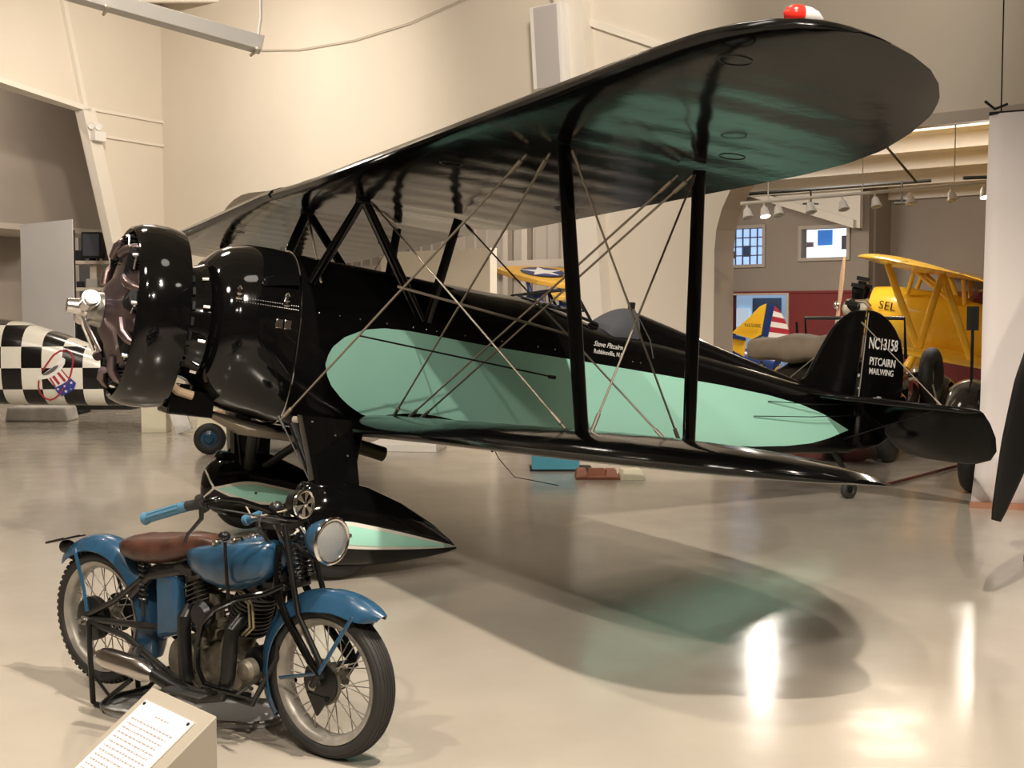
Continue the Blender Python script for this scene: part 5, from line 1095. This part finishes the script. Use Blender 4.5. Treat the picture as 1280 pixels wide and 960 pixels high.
# -- blue and yellow trainer beyond the wall
TB = craft('training_plane', 'navy and yellow trainer with star wing and striped tail behind the central column', 'airplane', (.15, 26.2, 1.75), R(-54), R(9), (1.3, 0, -1.60)) if 0 else \
     craft('training_plane', 'navy and yellow trainer with starred wing and striped tail behind the central column', 'airplane', (.2, 26.3, 1.62), R(-50), R(8), (1.3, 0, -1.45))
MB().rings([[V(u, h * .9 * math.cos(a), (t_ + b_) / 2 + (t_ - b_) / 2 * math.copysign(abs(math.sin(a)) ** .85, math.sin(a))) for a in [2 * PI * k / 24 for k in range(24)]] for u, (h, t_, b_) in [(u, interp(FY, u)) for u in frange(.55, 6.8, 24)]]).build('fuselage', navy, TB, smooth=60)
for s_ in (1, -1): MB().torus((1.25, s_ * .9, -1.25), (0, 1, 0), .18, .08, 24, 8).build('tyre', rubber, TB); strut((1.5, s_ * .3, -.45), (1.27, s_ * .8, -1.22), .06, 'gear_leg', .6, navy, TB)
# starred wing, fin, rudder are laid out in room axes
TBi = TB.matrix_world.inverted()
def room(pts): 
    out = []
    for p in pts: q = TBi @ V(p); out.append(V(q.x + OFFS[TB.name].x, -(q.y) + 0, q.z + OFFS[TB.name].z))
    return out
q = [(-.32, 25.6, 2.53), (-.12, 25.9, 2.575), (.34, 26.1, 2.585), (1.0, 26.15, 2.55), (1.9, 26.2, 2.50), (1.9, 24.6, 2.13), (1.4, 24.5, 2.15), (.9, 24.5, 2.19), (.5, 24.7, 2.26), (.05, 25.1, 2.39), (-.22, 25.4, 2.48)]
MB().plate(room(q), .11).build('upper_wing', mat('wing_yellow', (.72, .42, .07), .4), TB, smooth=0, bevel=.02)
cst = V(.62, 25.35, 2.43); ax = V(1, .0, -.03).normalized(); ay = V(-.22, .95, .235).normalized(); nn = ax.cross(ay)
def stp(r_, a, h): return cst + ax * r_ * math.cos(a) + ay * r_ * math.sin(a) + nn * h
MB().plate(room([stp(.44, 2 * PI * k / 28, .062) for k in range(28)]), .01).build('insignia_disc', navy, TB, smooth=0)
MB().plate(room([stp(.43 if k % 2 == 0 else .17, 2 * PI * k / 10 + PI / 2, .072) for k in range(10)]), .008).build('insignia_star', wht_m, TB, smooth=0)
for a, b in (((.30, 24.95, 2.33), (.42, 24.9, 1.86)), ((.95, 25.2, 2.3), (.98, 25.2, 2.0)), ((1.05, 25.2, 2.3), (1.12, 25.2, 1.95))): MB().tube(room([a, b]), .04, 8).build('strut', navy, TB)
YT = 20.6
def tp_(px, py, d=0): return dp(px, py, YT + d)
def flatpart(pts, nm_, m_, d=0, th=.04): return MB().plate(room([tp_(x, y, d) for x, y in pts]), th).build(nm_, m_, TB, smooth=0)
flatpart([(915, 416), (935, 398), (950, 383), (958, 379.5), (952, 418), (940, 424)], 'fin', yellow)
flatpart([(958, 379.5), (968, 382), (960, 420), (951, 420)], 'fin_band', navy)
prev = None
cols = [MAT['emblem_red'], wht_m] * 4
edge = lambda y: interp([(382, 968.5), (390, 975.5), (398, 980), (405, 983), (412, 985.5), (420, 987), (430, 987)], y)[0]
for k in range(7):
    y0, y1 = 382 + k * 6.6, 382 + (k + 1) * 6.6; sl = 3.2
    flatpart([(lerp(968, 960, (y0 - 382) / 38), y0), (edge(y0 + sl), y0 + sl), (edge(y1 + sl), y1 + sl), (lerp(968, 960, (y1 - 382) / 38), y1)], 'rudder_stripe', cols[k])
flatpart([(893, 412), (908, 416), (932, 424), (930, 446), (893, 440)], 'stabilizer', yellow, -.25); flatpart([(893, 412), (908, 416), (932, 422), (932, 426), (893, 419)], 'stabilizer_band', navy, -.30); flatpart([(893, 434), (908, 434), (930, 446), (930, 450), (893, 442)], 'elevator_band', navy, -.30)
ttx = tp_(941, 409, -.08); text('lettering', 'N5508E', .085, Matrix.Identity(4), dull_black).data.transform(Matrix.Translation(ttx) @ Matrix(((1, 0, 0, 0), (0, 0, -1, 0), (-.06, 1, 0, 0), (0, 0, 0, 1))))
lt = [o for o in bpy.data.objects if o.parent is None and o.name.startswith('lettering')][-1]; lt.parent = TB; lt.matrix_parent_inverse = TB.matrix_world.inverted()
# teal tail of another aircraft seen through the left opening
tf = MB().plate([dp(x, y, 24.8) for x, y in ((298, 300), (298, 272), (305, 262), (314, 252), (322, 248), (323, 300))], .08)
tf = tf.build('tail_fin', mat('teal_paint', (.03, .13, .16), .4), smooth=0)
tft = thing('teal_aircraft', 'dark teal aircraft fin rising behind the left arched opening', 'airplane', (-5.2, 24.9, 0)); tf.parent = tft; tf.matrix_parent_inverse = tft.matrix_basis.inverted()
MB().hexa([(-5.6, 24.7, 0), (-4.9, 24.7, 0), (-4.9, 25.2, 0), (-5.6, 25.2, 0)], [(-5.6, 24.75, 3.2), (-5.0, 24.75, 3.2), (-5.0, 24.9, 3.2), (-5.6, 24.9, 3.2)]).build('rudder', MAT['teal_paint'], tft).matrix_parent_inverse = tft.matrix_basis.inverted()
# ================================================================== OLD CARS
car_black = mat('car_black', (.010, .009, .008), .08, coat=.6); canvas_tan = mat('canvas_tan', (.21, .165, .12), .85, noise=.3, nscale=5, bump=.4, bscale=10)
CA = thing('roadster', 'old black open car with folded tan top beyond the biplane tail', 'car', (3.62, 14.05, 0), R(60))
def car_wheel(par, x, y, r=.37, w=.085, z=None, nm='tyre', tilt=(0, 1, 0)):
    z = r if z is None else z; MB().torus((x, y, z), tilt, r - w, w, 36, 12).build(nm, rubber, par)
    MB().lathe([(-.04, r - w * 1.6), (.0, r * .35), (.05, .06), (.07, .0)], (x, y, z), tilt, 24).build('wheel_disc', mat('wheel_silver', (.60, .57, .52), .3, .7), par)
for x in (0, 2.75):
    for y in (.68, -.68): car_wheel(CA, x, y, tilt=(0, 1 if y > 0 else -1, 0))
MB().rings([[V(x, w_ * math.copysign(abs(math.cos(a)) ** .5, math.cos(a)), (t_ + b_) / 2 + (t_ - b_) / 2 * math.copysign(abs(math.sin(a)) ** .6, math.sin(a))) for a in [2 * PI * k / 28 for k in range(28)]] for x, w_, t_, b_ in ((-.55, .45, .85, .45), (-.45, .60, 1.05, .42), (-.1, .66, 1.13, .40), (.5, .68, 1.13, .40), (1.15, .64, 1.12, .40), (1.3, .52, 1.10, .40), (2.2, .40, 1.02, .42), (2.85, .33, .98, .45), (2.95, .28, .95, .50))]).build('body', car_black, CA, smooth=50)
rg = []
for i in range(17):
    y = lerp(-.78, .82, i / 16); k = 1 - .35 * abs(i / 8 - 1) ** 4; rg.append([V(-.18 + .42 * k * math.copysign(abs(math.cos(a)) ** .6, math.cos(a)) + .015 * math.sin(i * 2.1 + k), y, 1.29 - .04 * (y + .8) / 1.6 + (.155 + .02 * math.sin(i * 1.3)) * k * math.copysign(abs(math.sin(a)) ** .55, math.sin(a))) for a in [2 * PI * j / 18 for j in range(18)]])
MB().rings(rg).build('folded_top', canvas_tan, CA, smooth=60)
for sgn in (1, -1): MB().tube([(-.3, sgn * .7, 1.1), (-.1, sgn * .72, 1.0)], .02, 6).build('top_strap', chrome, CA)
fr = MB().tube([(1.15, .60, 1.12), (1.05, .60, 1.60), (1.05, -.60, 1.60), (1.15, -.60, 1.12)], .022, 8); fr.build('windscreen_frame', chrome if 0 else satin_black, CA)
MB().cyl((1.05, .60, 1.615), (1.05, -.60, 1.615), .010).build('frame_trim', chrome, CA)
MB().plate([V(1.15, .58, 1.13), V(1.05, .58, 1.59), V(1.05, -.58, 1.59), V(1.15, -.58, 1.13)], .005).build('windscreen_pane', MAT['window_glass'], CA)
MB().tube([(.95, .66, 1.13), (.90, .66, 1.55), (.95, .64, 1.13)], .014, 6).build('wind_wing', satin_black, CA)
def car_fender(par, x0, y, r, a0, a1, w, m=car_black, z0=.37):
    rg = []
    for i in range(25):
        a = R(lerp(a0, a1, i / 24)); rr = r * (1 + .25 * max(0, (i / 24 - .7)) ** 1)
        rg.append([V(x0 + (rr - .05 * b * b) * math.cos(a), y + b * w, z0 + (rr - .08 * b * b) * math.sin(a)) for b in (-1, -.7, -.35, 0, .35, .7, 1)] + [V(x0 + (rr - .02 - .05 * b * b) * math.cos(a), y + b * w, z0 + (rr - .02 - .08 * b * b) * math.sin(a)) for b in (1, .7, .35, 0, -.35, -.7, -1)])
    return MB().rings(rg).build('fender', m, par, smooth=60)
for y in (.68, -.68): car_fender(CA, 0, y, .47, 10, 175, .14); car_fender(CA, 2.75, y, .50, -5, 170, .15)
MB().torus((1.95, -.74, .88), (.05, 1, 0), .27, .09, 36, 12).build('spare_tyre', rubber, CA); MB().lathe([(0, .20), (.04, .10), (.05, 0)], (1.95, -.72, .88), (0, -1, 0), 20).build('spare_disc', MAT['wheel_silver'], CA)
MB().hexa([(0.4, -.62, .30), (2.35, -.62, .30), (2.35, -.86, .30), (.4, -.86, .30)], [(0.4, -.62, .33), (2.35, -.62, .33), (2.35, -.86, .33), (.4, -.86, .33)]).hexa([(0.4, .62, .30), (2.35, .62, .30), (2.35, .86, .30), (.4, .86, .30)], [(0.4, .62, .33), (2.35, .62, .33), (2.35, .86, .33), (.4, .86, .33)]).build('running_board', car_black, CA, smooth=0)
MB().box((1.2, 0, .33), (3.6, 1.0, .26)).build('chassis', dull_black, CA, smooth=0)
for s_ in (1, -1): MB().lathe([(-.12, .03), (-.06, .09), (0, .11)], (3.0, s_ * .38, .85), (1, 0, 0), 20).build('headlamp', chrome, CA)
MB().tube([(1.7, -.80, .80), (1.62, -.88, .55), (1.8, -.88, .48)], .02, 8).build('horn_tube', chrome, CA)
CB = thing('vintage_car', 'black vintage car mostly hidden behind the right white banner', 'car', (4.93, 11.12, 0), R(62))
car_wheel(CB, 0, .72, .40, .085, tilt=(0, 1, 0)); car_wheel(CB, 0, -.72, .40, .085, tilt=(0, -1, 0)); car_wheel(CB, 2.7, .72, .40); car_wheel(CB, 2.7, -.72, .40, tilt=(0, -1, 0))
for y in (.74, -.74): car_fender(CB, 0, y, .56, 5, 178, .17, z0=.50); car_fender(CB, 2.7, y, .52, 5, 175, .16)
MB().rings([[V(x, w_ * math.copysign(abs(math.cos(a)) ** .5, math.cos(a)), (t_ + b_) / 2 + (t_ - b_) / 2 * math.copysign(abs(math.sin(a)) ** .5, math.sin(a))) for a in [2 * PI * k / 28 for k in range(28)]] for x, w_, t_, b_ in ((-.5, .45, 1.0, .45), (-.3, .55, 1.35, .42), (.2, .58, 1.45, .40), (1.3, .56, 1.35, .40), (1.5, .42, 1.1, .40), (2.9, .35, 1.05, .45))]).build('body', car_black, CB, smooth=50)
MB().cyl((-.1, .72, 1.05), (-.1, .72, 1.62), .014, n=8).box((-.1, .72, 1.62), (.06, .10, .22)).build('lamp_bracket', satin_black, CB)
MB().box((1.2, 0, .40), (3.4, .8, .12)).build('chassis', dull_black, CB, smooth=0)
